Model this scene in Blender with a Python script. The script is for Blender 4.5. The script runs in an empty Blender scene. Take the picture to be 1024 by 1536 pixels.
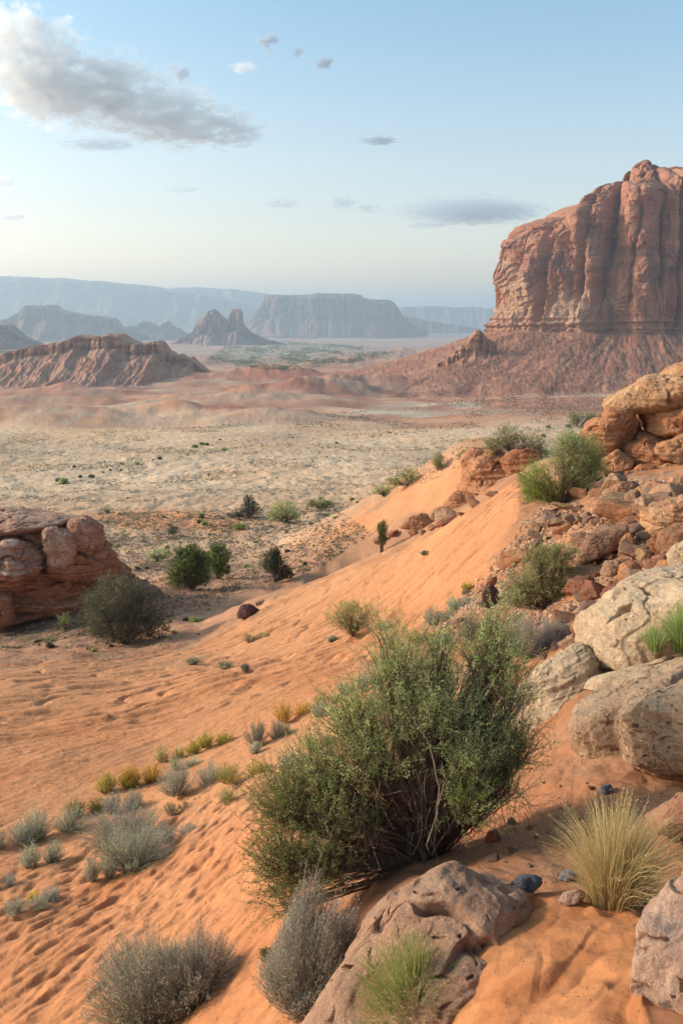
import bpy, math, random
import numpy as np
from math import radians, sin, cos, pi, sqrt, atan2

scene = bpy.context.scene
COL = scene.collection

# ------------------------------------------------------------------ camera
PITCH = radians(11.9)
FPX = 1330.0                      # focal length in pixels of the 1024 x 1536 photograph
cd = bpy.data.cameras.new("camera"); cam = bpy.data.objects.new("camera", cd); COL.objects.link(cam)
cam.location = (0, 0, 0)
cam.rotation_euler = (pi/2 - PITCH, 0, 0)
cd.sensor_fit = 'VERTICAL'; cd.angle = 2*math.atan(768/FPX)
cd.clip_start = 0.05; cd.clip_end = 200000
scene.camera = cam

# ------------------------------------------------------------------ sky, sun, exposure
SUN_EL, SUN_AZ = radians(24), radians(-84)      # azimuth from +Y towards +X
world = bpy.data.worlds.new("World"); scene.world = world; world.use_nodes = True
wn, wl = world.node_tree.nodes, world.node_tree.links
bg = wn["Background"]
sky = wn.new("ShaderNodeTexSky"); sky.sky_type = 'NISHITA'; sky.sun_disc = False
sky.sun_elevation = SUN_EL; sky.sun_rotation = SUN_AZ; sky.air_density = 0.9; sky.dust_density = 2.2; sky.ozone_density = 1.0
_tc = wn.new("ShaderNodeTexCoord"); _sp = wn.new("ShaderNodeSeparateXYZ"); wl.new(_tc.outputs["Generated"], _sp.inputs[0])
_rp = wn.new("ShaderNodeValToRGB"); wl.new(_sp.outputs[2], _rp.inputs[0])       # air tint by height above the horizon
_rp.color_ramp.elements[0].position = .0; _rp.color_ramp.elements[0].color = (2.0, 1.42, .92, 1); _e = _rp.color_ramp.elements.new(.12); _e.color = (1.32, 1.12, .92, 1)
_rp.color_ramp.elements[-1].position = .36; _rp.color_ramp.elements[-1].color = (.72, 1.0, .99, 1)
_mx = wn.new("ShaderNodeMix"); _mx.data_type = 'RGBA'; _mx.blend_type = 'MULTIPLY'; _mx.inputs[0].default_value = 1
wl.new(sky.outputs[0], _mx.inputs[6]); wl.new(_rp.outputs[0], _mx.inputs[7]); wl.new(_mx.outputs[2], bg.inputs[0]); bg.inputs[1].default_value = 0.145
ld = bpy.data.lights.new("sun", 'SUN'); ld.energy = 2.4; ld.angle = radians(6.0); ld.color = (1.0, 0.87, 0.75)
lo = bpy.data.objects.new("sun", ld); COL.objects.link(lo)
S = (sin(SUN_AZ)*cos(SUN_EL), cos(SUN_AZ)*cos(SUN_EL), sin(SUN_EL))
import mathutils
lo.rotation_euler = mathutils.Vector(S).to_track_quat('Z', 'Y').to_euler()
lo.location = (-40, 10, 40)
vs = scene.view_settings
vs.view_transform = 'Standard'; vs.look = 'None'; vs.gamma = 1; vs.exposure = 0.82; vs.use_curve_mapping = False
scene.cycles.use_denoising = True
scene.cycles.max_bounces = 6; scene.cycles.diffuse_bounces = 3; scene.cycles.transparent_max_bounces = 8
scene.cycles.volume_bounces = 3
try: scene.cycles.sample_clamp_indirect = 6
except Exception: pass

# ------------------------------------------------------------------ numpy noise
_rng = np.random.RandomState(11)
_P = np.concatenate([_rng.permutation(1024)]*2).astype(np.int32)
_A = _rng.rand(1024)*2*pi
_G2 = np.stack([np.cos(_A), np.sin(_A)], 1).astype(np.float32)
_g = _rng.randn(1024, 3); _G3 = (_g/np.linalg.norm(_g, axis=1)[:, None]).astype(np.float32)

def n2(x, y, seed=0):
    x = np.asarray(x, np.float64)+seed*37.31; y = np.asarray(y, np.float64)+seed*91.7
    xi = np.floor(x).astype(np.int64); yi = np.floor(y).astype(np.int64)
    xf = (x-xi).astype(np.float32); yf = (y-yi).astype(np.float32)
    u = xf*xf*xf*(xf*(xf*6-15)+10); v = yf*yf*yf*(yf*(yf*6-15)+10)
    def c(dx, dy):
        g = _G2[_P[_P[(xi+dx) & 1023]+((yi+dy) & 1023)]]
        return g[..., 0]*(xf-dx)+g[..., 1]*(yf-dy)
    a = c(0, 0); b = c(1, 0); d = c(0, 1); e = c(1, 1)
    return ((a+(b-a)*u)*(1-v)+(d+(e-d)*u)*v)*1.5

def n3(p, seed=0):
    p = np.asarray(p, np.float64)+np.array([seed*17.3, seed*5.7, seed*29.1])
    i = np.floor(p).astype(np.int64); f = (p-i).astype(np.float32)
    w = f*f*f*(f*(f*6-15)+10)
    r = 0
    for dx in (0, 1):
        wx = w[..., 0] if dx else 1-w[..., 0]
        px = _P[(i[..., 0]+dx) & 1023]
        for dy in (0, 1):
            wy = w[..., 1] if dy else 1-w[..., 1]
            py = _P[px+((i[..., 1]+dy) & 1023)]
            for dz in (0, 1):
                wz = w[..., 2] if dz else 1-w[..., 2]
                g = _G3[_P[py+((i[..., 2]+dz) & 1023)]]
                r = r+wx*wy*wz*(g[..., 0]*(f[..., 0]-dx)+g[..., 1]*(f[..., 1]-dy)+g[..., 2]*(f[..., 2]-dz))
    return r*1.5

def fb2(x, y, o=4, seed=0, gain=.5):
    s = 0; a = 1; t = 0
    for k in range(o):
        s = s+a*n2(x*2**k, y*2**k, seed+k*3+1); t += a; a *= gain
    return s/t

def fb3(p, o=4, seed=0, gain=.5):
    s = 0; a = 1; t = 0
    for k in range(o):
        s = s+a*n3(p*2**k, seed+k*3+1); t += a; a *= gain
    return s/t

def rid3(p, o=3, seed=0):
    s = 0; a = 1; t = 0
    for k in range(o):
        s = s+a*(1-np.abs(n3(p*2**k, seed+k*5+1))*2.2); t += a; a *= .5
    return s/t

def sst(a, b, x):
    t = np.clip((np.asarray(x)-a)/(b-a), 0, 1); return t*t*(3-2*t)
def mix(a, b, t): return a+(b-a)*t

# ------------------------------------------------------------------ object helpers
def mesh(name, V, F, mat=None, parent=None, col=None, smooth=True, sharp=None, mats=None, midx=None):
    """F: (n,k) array or list of such arrays"""
    me = bpy.data.meshes.new(name)
    V = np.asarray(V, np.float32).reshape(-1, 3)
    Fs = [np.asarray(f, np.int32) for f in (F if isinstance(F, (list, tuple)) else [F])]
    Fs = [f for f in Fs if len(f)]
    me.vertices.add(len(V)); me.vertices.foreach_set("co", V.ravel())
    tot = np.concatenate([np.full(len(f), f.shape[1], np.int32) for f in Fs])
    li = np.concatenate([f.ravel() for f in Fs])
    me.loops.add(len(li)); me.loops.foreach_set("vertex_index", li)
    me.polygons.add(len(tot))
    st = np.concatenate([[0], np.cumsum(tot)[:-1]]).astype(np.int32)
    me.polygons.foreach_set("loop_start", st)
    try: me.polygons.foreach_set("loop_total", tot)
    except Exception: pass
    if midx is not None: me.polygons.foreach_set("material_index", np.asarray(midx, np.int32))
    me.update(calc_edges=True)
    if smooth: me.polygons.foreach_set("use_smooth", np.ones(len(tot), bool))
    if col is not None:
        at = me.color_attributes.new("Col", 'FLOAT_COLOR', 'POINT')
        c = np.ones((len(V), 4), np.float32); c[:, :3] = np.clip(np.asarray(col, np.float32), 0, 1)
        at.data.foreach_set("color", c.ravel())
    for m in (mats or ([mat] if mat else [])): me.materials.append(m)
    o = bpy.data.objects.new(name, me); COL.objects.link(o)
    if parent is not None: o.parent = parent
    return o

def tag(o, label=None, cat=None, group=None, kind=None):
    if label: o["label"] = label
    if cat: o["category"] = cat
    if group: o["group"] = group
    if kind: o["kind"] = kind
    return o

def empty(name, loc=(0, 0, 0), label=None, cat=None, group=None):
    o = bpy.data.objects.new(name, None); COL.objects.link(o); o.location = loc; o.empty_display_size = .1
    return tag(o, label, cat, group)

def gridF(nr, nc, wrap=False):
    i = np.arange(nr-1)[:, None]; j = np.arange(nc if wrap else nc-1)[None, :]
    j2 = (j+1) % nc
    return np.stack([(i*nc+j), (i*nc+j2), ((i+1)*nc+j2), ((i+1)*nc+j)], -1).reshape(-1, 4)

_cs = {}
def cubesphere(n):
    if n in _cs: return _cs[n]
    t = np.tan(np.linspace(-pi/4, pi/4, n)); A, B = np.meshgrid(t, t, indexing='ij'); o1 = np.ones_like(A)
    Vs = []; Fs = []
    for k, (a, b, c) in enumerate([(o1, A, B), (-o1, B, A), (B, o1, A), (A, -o1, B), (A, B, o1), (B, A, -o1)]):
        Vs.append(np.stack([a, b, c], -1).reshape(-1, 3)); Fs.append(gridF(n, n)+k*n*n)
    V = np.concatenate(Vs); F = np.concatenate(Fs); V /= np.linalg.norm(V, axis=1)[:, None]
    key = np.round(V*1e5).astype(np.int64); _, i, inv = np.unique(key, axis=0, return_index=True, return_inverse=True)
    Vu = V[i]; Fu = inv.ravel()[F]
    nn = np.cross(Vu[Fu[:, 1]]-Vu[Fu[:, 0]], Vu[Fu[:, 2]]-Vu[Fu[:, 1]]); fl = (nn*Vu[Fu].mean(1)).sum(1) < 0
    Fu[fl] = Fu[fl][:, ::-1]
    _cs[n] = (Vu, Fu); return _cs[n]

# ------------------------------------------------------------------ pixel <-> world (photo pixels)
def ray(u, v):
    a = (np.asarray(u, float)-512)/FPX; s = (768-np.asarray(v, float))/FPX
    return np.stack([a, cos(PITCH)+s*sin(PITCH), -sin(PITCH)+s*cos(PITCH)], -1)
def at(u, v, Y):
    d = ray(u, v); return d*(np.asarray(Y, float)/d[..., 1])[..., None]
def proj(p):
    p = np.asarray(p, float)
    f = p[..., 1]*cos(PITCH)-p[..., 2]*sin(PITCH); f = np.where(f < .05, .05, f)
    s = p[..., 1]*sin(PITCH)+p[..., 2]*cos(PITCH)
    return 512+p[..., 0]/f*FPX, 768-s/f*FPX

# ------------------------------------------------------------------ the lie of the land: depth curves, near to far
def _curve(pts):
    th = []; rr = []; zz = []
    for q in pts:
        if len(q) == 4: u, _, Y, z = q; p = at(u, 700 if _ is None else _, Y); p[2] = z
        else: p = at(*q)
        th.append(atan2(p[0], p[1])); rr.append(math.hypot(p[0], p[1])); zz.append(p[2])
    i = np.argsort(th)
    return np.array(th)[i], np.array(rr)[i], np.array(zz)[i]
N = None
CURVES = [_curve(c) for c in [
 [(-300,1560,6.6),(0,1540,6.0),(250,1540,5.0),(430,1540,4.0),(520,1540,3.75),(600,1540,3.35),(700,1540,2.85),(800,1540,2.65),(1024,1540,2.45),(1300,1540,2.45)],
 [(-200,1400,8.2),(0,1400,7.6),(150,1400,7.2),(300,1400,6.4),(420,1400,5.3),(520,1400,4.5),(640,1400,3.65),(740,1400,3.35),(800,1400,3.3),(1024,1400,3.2),(1300,1400,3.2)],
 [(-200,1280,10.3),(0,1280,10),(200,1280,9.2),(350,1280,8),(480,1280,6.6),(560,1290,5.7),(640,1290,5.1),(750,1285,4.7),(900,1270,4.4),(1024,1240,4.3),(1300,1190,4.3)],
 [(-200,1150,14.5),(0,1150,14),(200,1150,13),(350,1150,11.5),(500,1150,9.8),(620,1150,8.2),(750,1150,6.8),(850,1150,6.0),(1024,1150,5.6),(1300,1100,5.5)],
 [(-200,1060,20),(0,1060,19.5),(200,1060,19),(350,1050,17),(480,1050,14.5),(600,1050,12),(700,1040,10),(800,1020,8.6),(900,1000,7.6),(1024,1000,7),(1300,950,7)],
 [(-200,1012,27),(0,1010,26),(150,1000,27),(300,985,27),(400,970,26),(500,960,23),(600,950,19.5),(700,930,16),(800,915,13.5),(900,880,11.5),(1024,850,10.5),(1300,800,10)],
 [(-200,1000,30),(0,997,30),(100,984,31),(200,990,31.5),(280,976,32),(330,952,33),(400,905,35),(500,862,37),(600,822,38),(700,768,37),(772,720,35),(812,726,29),(860,728,25),(950,715,22),(1024,700,20),(1300,640,19)],
 [(-200,975,36),(0,965,38),(100,955,39),(200,960,38),(300,930,42),(400,893,48),(500,N,48,-16),(600,N,48,-15.5),(700,N,47,-13.5),(790,N,44,-10.5),(870,N,36,-7),(950,N,30,-7),(1024,N,28,-6.0),(1300,N,26,-5)],
 [(-200,900,52),(0,900,52),(200,880,52),(300,872,54),(400,850,60),(450,822,62),(500,793,62),(600,738,60),(700,694,56),(760,692,54),(820,690,50),(900,680,44),(1024,640,36),(1300,600,34)],
 [(-200,820,80),(0,812,80),(200,812,82),(400,800,90),(500,784,92),(600,N,90,-20),(700,N,90,-20),(800,N,85,-19),(900,N,78,-16),(1024,N,65,-12),(1300,N,60,-11)],
 [(-200,760,118),(0,756,120),(200,750,125),(400,758,120),(500,755,120),(600,735,125),(700,722,130),(800,715,130),(900,N,125,-21),(1024,N,120,-19),(1300,N,120,-19)],
 [(-300,700,180),(200,700,180),(500,700,180),(700,695,185),(800,690,190),(1024,690,190),(1300,690,190)],
 [(-300,655,300),(500,655,300),(1024,652,300),(1300,652,300)],
 [(-300,607,560),(500,607,560),(1300,607,560)],
 [(-300,N,1000,-58),(1300,N,1000,-58)],
 [(-300,N,2500,-68),(1300,N,2500,-68)],
 [(-300,N,8000,-72),(1300,N,8000,-72)],
 [(-300,N,90000,-72),(1300,N,90000,-72)],
]]
CURVES = [(np.array([-.6, .6]), np.array([.45, .45]), np.array([-1.72, -1.72])), (np.array([-.6, -.2, .0, .6]), np.array([1.3, 1.3, 1.3, 1.3]), np.array([-2.1, -2.05, -1.82, -1.78]))]+CURVES

def _pch(x, xp, yp):
    """monotone cubic in 1-D"""
    if len(xp) == 2: return np.interp(x, xp, yp)
    h = np.diff(xp); d = np.diff(yp)/h
    m = np.zeros(len(xp)); m[0] = d[0]*0; m[-1] = 0
    for k in range(1, len(xp)-1):
        if d[k-1]*d[k] > 0:
            w1 = 2*h[k]+h[k-1]; w2 = h[k]+2*h[k-1]; m[k] = (w1+w2)/(w1/d[k-1]+w2/d[k])
    x = np.clip(x, xp[0], xp[-1]); i = np.clip(np.searchsorted(xp, x)-1, 0, len(h)-1)
    t = (x-xp[i])/h[i]
    return ((2*t**3-3*t**2+1)*yp[i]+(t**3-2*t**2+t)*h[i]*m[i]+(-2*t**3+3*t**2)*yp[i+1]+(t**3-t**2)*h[i]*m[i+1])

_TH = np.linspace(-.6, .6, 1201)
_R = np.stack([np.exp(_pch(_TH, c[0], np.log(c[1]))) for c in CURVES]); _Z = np.stack([_pch(_TH, c[0], c[2]) for c in CURVES])
# smooth the knots a little across the azimuth
_k = np.hanning(23); _k /= _k.sum()
for A in (_R, _Z):
    for q in range(len(A)):
        A[q] = np.convolve(np.pad(A[q], 11, mode='edge'), _k, 'valid')
_SL = np.zeros_like(_Z)
_dr = np.diff(_R, axis=0); _dz = np.diff(_Z, axis=0)/_dr
_SL[1:-1] = (_dz[:-1]*_dr[1:]+_dz[1:]*_dr[:-1])/(_dr[1:]+_dr[:-1]); _SL[0] = _dz[0]*0; _SL[-1] = 0
# limit overshoot
for q in range(len(_dz)):
    lim = 2.2*np.abs(_dz[q])+.02
    _SL[q] = np.clip(_SL[q], -np.maximum(lim, .0)-0.0, np.maximum(lim, 0)) if q > 0 else _SL[q]

def base(x, y):
    """height of the smooth land and the fractional number of the depth curve"""
    x = np.asarray(x, float); y = np.asarray(y, float); sh = x.shape; x = x.ravel(); y = y.ravel()
    z = np.empty(len(x)); kap = np.empty(len(x))
    for a in range(0, len(x), 200000):
        xx = x[a:a+200000]; yy = y[a:a+200000]
        th = np.clip(np.arctan2(xx, yy), -.6, .6); r = np.hypot(xx, yy)
        f = (th+.6)/1.2*1200; i = np.clip(f.astype(int), 0, 1199); w = f-i
        R = _R[:, i]*(1-w)+_R[:, i+1]*w; Z = _Z[:, i]*(1-w)+_Z[:, i+1]*w; M = _SL[:, i]*(1-w)+_SL[:, i+1]*w
        k = np.clip((R < r).sum(0)-1, 0, len(R)-2); c = np.arange(len(r))
        h = R[k+1, c]-R[k, c]; t = np.clip((r-R[k, c])/h, 0, 1)
        z[a:a+200000] = ((2*t**3-3*t**2+1)*Z[k, c]+(t**3-2*t**2+t)*h*M[k, c]+(-2*t**3+3*t**2)*Z[k+1, c]+(t**3-t**2)*h*M[k+1, c])
        kap[a:a+200000] = k+t
    return z.reshape(sh), kap.reshape(sh)
KG = 8       # number of the crest curve of the near dune
KJ = 10      # crest of the second dune

# ------------------------------------------------------------------ materials
def nodes(name):
    m = bpy.data.materials.new(name); m.use_nodes = True
    nt = m.node_tree; b = nt.nodes["Principled BSDF"]; b.inputs["Roughness"].default_value = .95
    b.inputs["Specular IOR Level"].default_value = .15
    return m, nt.nodes, nt.links, b
def nz(N_, L_, scale, detail=4, rough=.6, vec=None, dist=0):
    t = N_.new("ShaderNodeTexNoise"); t.inputs["Scale"].default_value = scale; t.inputs["Detail"].default_value = detail
    t.inputs["Roughness"].default_value = rough; t.inputs["Distortion"].default_value = dist
    if vec is not None: L_.new(vec, t.inputs["Vector"])
    return t.outputs[0]
def ramp(N_, L_, fac, stops):
    r = N_.new("ShaderNodeValToRGB"); L_.new(fac, r.inputs[0]); e = r.color_ramp.elements
    while len(e) < len(stops): e.new(.5)
    for k, (p, c) in enumerate(stops):
        e[k].position = p; e[k].color = (*c, 1) if not isinstance(c, (int, float)) else (c, c, c, 1)
    return r.outputs[0]
def mul(N_, L_, a, b, fac=1., mode='MULTIPLY'):
    m = N_.new("ShaderNodeMix"); m.data_type = 'RGBA'; m.blend_type = mode; m.inputs[0].default_value = fac
    L_.new(a, m.inputs[6]); 
    if isinstance(b, tuple): m.inputs[7].default_value = (*b, 1)
    else: L_.new(b, m.inputs[7])
    return m.outputs[2]
def mixf(N_, L_, fac, a, b):
    m = N_.new("ShaderNodeMix"); m.data_type = 'RGBA'
    L_.new(fac, m.inputs[0])
    for k, q in ((6, a), (7, b)):
        if isinstance(q, tuple): m.inputs[k].default_value = (*q, 1)
        else: L_.new(q, m.inputs[k])
    return m.outputs[2]
def bump(N_, L_, b, h, strength, dist, prev=None):
    n = N_.new("ShaderNodeBump"); n.inputs["Strength"].default_value = strength; n.inputs["Distance"].default_value = dist
    L_.new(h, n.inputs["Height"])
    if prev is not None: L_.new(prev, n.inputs["Normal"])
    L_.new(n.outputs[0], b.inputs["Normal"]); return n.outputs[0]
def coord(N_, L_, scale=None):
    t = N_.new("ShaderNodeTexCoord").outputs["Object"]
    if scale:
        m = N_.new("ShaderNodeMapping"); m.inputs["Scale"].default_value = scale; L_.new(t, m.inputs[0]); return m.outputs[0]
    return t

def mat_ground():
    m, n, l, b = nodes("desert_ground")
    a = n.new("ShaderNodeAttribute"); a.attribute_name = "Col"; c = coord(n, l)
    f1 = ramp(n, l, nz(n, l, 9, 5, .7, c), [(.3, .80), (.7, 1.16)])
    f2 = ramp(n, l, nz(n, l, .55, 6, .7, c), [(.3, .86), (.7, 1.12)])
    f3 = ramp(n, l, nz(n, l, .022, 6, .72, c), [(.3, .86), (.7, 1.14)])
    col = mul(n, l, mul(n, l, mul(n, l, a.outputs[0], f1), f2), f3)
    l.new(col, b.inputs["Base Color"])
    p = bump(n, l, b, nz(n, l, 60, 4, .7, c), .35, .01)
    p = bump(n, l, b, nz(n, l, 5, 5, .65, c), .5, .03, p)
    bump(n, l, b, nz(n, l, .35, 6, .7, c), .35, .5, p)
    return m

def mat_rock(name, light, dark, stain, sc=1., strata=0., bumpd=.03, grain=40, zs=3.):
    """weathered sandstone: two tones, stains, pits, bedding lines; object space in metres"""
    m, n, l, b = nodes(name); c = coord(n, l)
    t1 = ramp(n, l, nz(n, l, 1.1*sc, 6, .65, c, .6), [(.33, dark), (.62, light)])
    cm = coord(n, l, (1, 1, zs))
    s1 = nz(n, l, 1.8*sc, 7, .72, cm, 1.)
    t2 = mixf(n, l, ramp(n, l, s1, [(.52, 0.), (.68, .75)]), t1, stain)
    fine = ramp(n, l, nz(n, l, grain*sc*.5, 5, .75, c), [(.27, .62), (.7, 1.25)])
    col = mul(n, l, t2, fine)
    a = n.new("ShaderNodeAttribute"); a.attribute_name = "Col"
    col = mul(n, l, col, a.outputs[0])
    l.new(col, b.inputs["Base Color"])
    p = bump(n, l, b, nz(n, l, grain*sc, 5, .7, c), .65, bumpd*.35)
    p = bump(n, l, b, nz(n, l, 6*sc, 6, .7, c, .4), .8, bumpd*1.6, p)
    if strata:
        w = n.new("ShaderNodeTexWave"); w.bands_direction = 'Z'; w.wave_type = 'BANDS'
        w.inputs["Scale"].default_value = strata; w.inputs["Distortion"].default_value = 7; w.inputs["Detail"].default_value = 4
        w.inputs["Detail Scale"].default_value = .6; l.new(c, w.inputs["Vector"])
        bump(n, l, b, w.outputs[1], .35, bumpd*1.2, p)
    return m

def mat_far(name, nscale=.02, bd=4.):
    """large rock faces: colour from the mesh, relief from noise"""
    m, n, l, b = nodes(name); c = coord(n, l)
    a = n.new("ShaderNodeAttribute"); a.attribute_name = "Col"
    f = ramp(n, l, nz(n, l, nscale*8, 7, .75, c), [(.3, .72), (.7, 1.2)])
    l.new(mul(n, l, a.outputs[0], f), b.inputs["Base Color"])
    cs = coord(n, l, (1, 1, 3.5))
    p = bump(n, l, b, nz(n, l, nscale*10, 7, .72, cs), .6, bd*.5)
    bump(n, l, b, nz(n, l, nscale*2.5, 6, .7, c), .5, bd, p)
    return m

# ------------------------------------------------------------------ masks
def poly(u, v, P):
    """signed distance in photo pixels to a polygon, positive inside"""
    P = np.array(P, float); d = np.full(u.shape, 1e18); s = np.zeros(u.shape, bool)
    for k in range(len(P)):
        a = P[k]; b = P[(k+1) % len(P)]; e = b-a
        wx = u-a[0]; wy = v-a[1]; t = np.clip((wx*e[0]+wy*e[1])/(e@e), 0, 1)
        d = np.minimum(d, (wx-e[0]*t)**2+(wy-e[1]*t)**2)
        c = ((a[1] > v) != (b[1] > v)) & (u < (e[0]*(v-a[1])/(e[1] if e[1] != 0 else 1e-9)+a[0]))
        s ^= c
    return np.where(s, 1, -1)*np.sqrt(d)

# ------------------------------------------------------------------ the big butte at the right
BC = np.array([272., 862.])
ZB = float(at(900, 500, 745)[2]); 
def _lobe(u, Y, r, vt): p = at(u, 480, Y); return (p[0], p[1], r, at(u, vt, Y-r*.3)[2])
LOBES = [_lobe(786, 815, 31, 350), _lobe(806, 790, 24, 338), _lobe(840, 790, 27, 322), _lobe(872, 778, 24, 300), _lobe(893, 790, 30, 285),
         _lobe(940, 800, 46, 262), _lobe(948, 812, 22, 238), _lobe(984, 800, 30, 246), _lobe(1010, 792, 30, 247), _lobe(1045, 795, 36, 244), _lobe(1100, 820, 60, 262), _lobe(1160, 870, 60, 290),
         _lobe(1120, 930, 70, 280), _lobe(1000, 945, 70, 270), _lobe(900, 925, 62, 300), _lobe(830, 890, 50, 325), _lobe(800, 850, 36, 345)]
LOBES = [(x, y, r*(.93 if k < 11 else 1), zt) for k, (x, y, r, zt) in enumerate(LOBES)]+[_lobe(850, 835, 44, 330), _lobe(960, 845, 60, 268), _lobe(1040, 850, 70, 262)]
def butte_R(phi, z):
    dx = np.cos(phi); dy = np.sin(phi); acc = 0; best = np.full(np.broadcast(phi, z).shape, 4.); ca_ = 0
    for k, (x, y, r, zt) in enumerate(LOBES):
        cx = x-BC[0]; cy = y-BC[1]
        H = zt-ZB; q = np.clip((z-ZB)/H, 0, 1.0)
        dome = np.sqrt(np.clip(1-np.clip((q-.84)/.16, 0, 1)**2.4, 0, 1))
        cx2 = cx*(1-.05*q); cy2 = cy*(1-.05*q)
        rr = r*(1.03-.10*q+.05*n2(np.full_like(q, k*3.1), q*4, 5))*dome*(z < zt)
        m = dx*cx2+dy*cy2; disc = m*m-(cx2*cx2+cy2*cy2)+rr*rr
        t = np.where((disc > 0) & (rr > .5), m+np.sqrt(np.maximum(disc, 0)), 0)
        best = np.maximum(best, t)
    return best
_bphi = np.linspace(-pi, pi, 1441); 
_bR = butte_R(_bphi, np.full(1441, ZB))
_kk = np.hanning(25); _kk /= _kk.sum(); _bRs = np.convolve(np.pad(_bR, 12, mode='wrap'), _kk, 'valid')

# ------------------------------------------------------------------ ground with its relief
def sandmask(u, v, kap, x, y):
    w = fb2(x*.55, y*.55, 3, 7)
    wu = u+w*26; wv = v+fb2(x*.6+9, y*.6, 3, 8)*20
    d = poly(wu, wv, [(-900,4000),(-900,1000),(0,1002),(90,990),(180,996),(270,982),(340,952),(400,905),(500,860),(600,820),(700,767),(776,715),(784,742),(768,790),(740,850),(690,900),(640,935),(560,985),(520,1040),(560,1090),(520,1150),(470,1250),(520,1330),(470,1420),(440,1560),(300,2400)])
    m = sst(-6, 8, d)*(kap < KG+.12)
    d2 = poly(wu, wv, [(470,802),(500,790),(560,758),(640,712),(700,690),(716,694),(690,745),(640,775),(590,782),(560,800),(500,806)])
    m = np.maximum(m, sst(-4, 6, d2)*(kap > KJ-1.3)*(kap < KJ+.2))
    # wind-blown sand on the ledge by the camera
    d3 = poly(wu*1., wv*1., [(455,1700),(500,1560),(540,1470),(600,1400),(700,1370),(800,1335),(860,1330),(960,1345),(985,1400),(960,1560),(950,1700)])
    m3 = sst(-10, 10, d3)*(kap < 5)
    return m, m3

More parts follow.
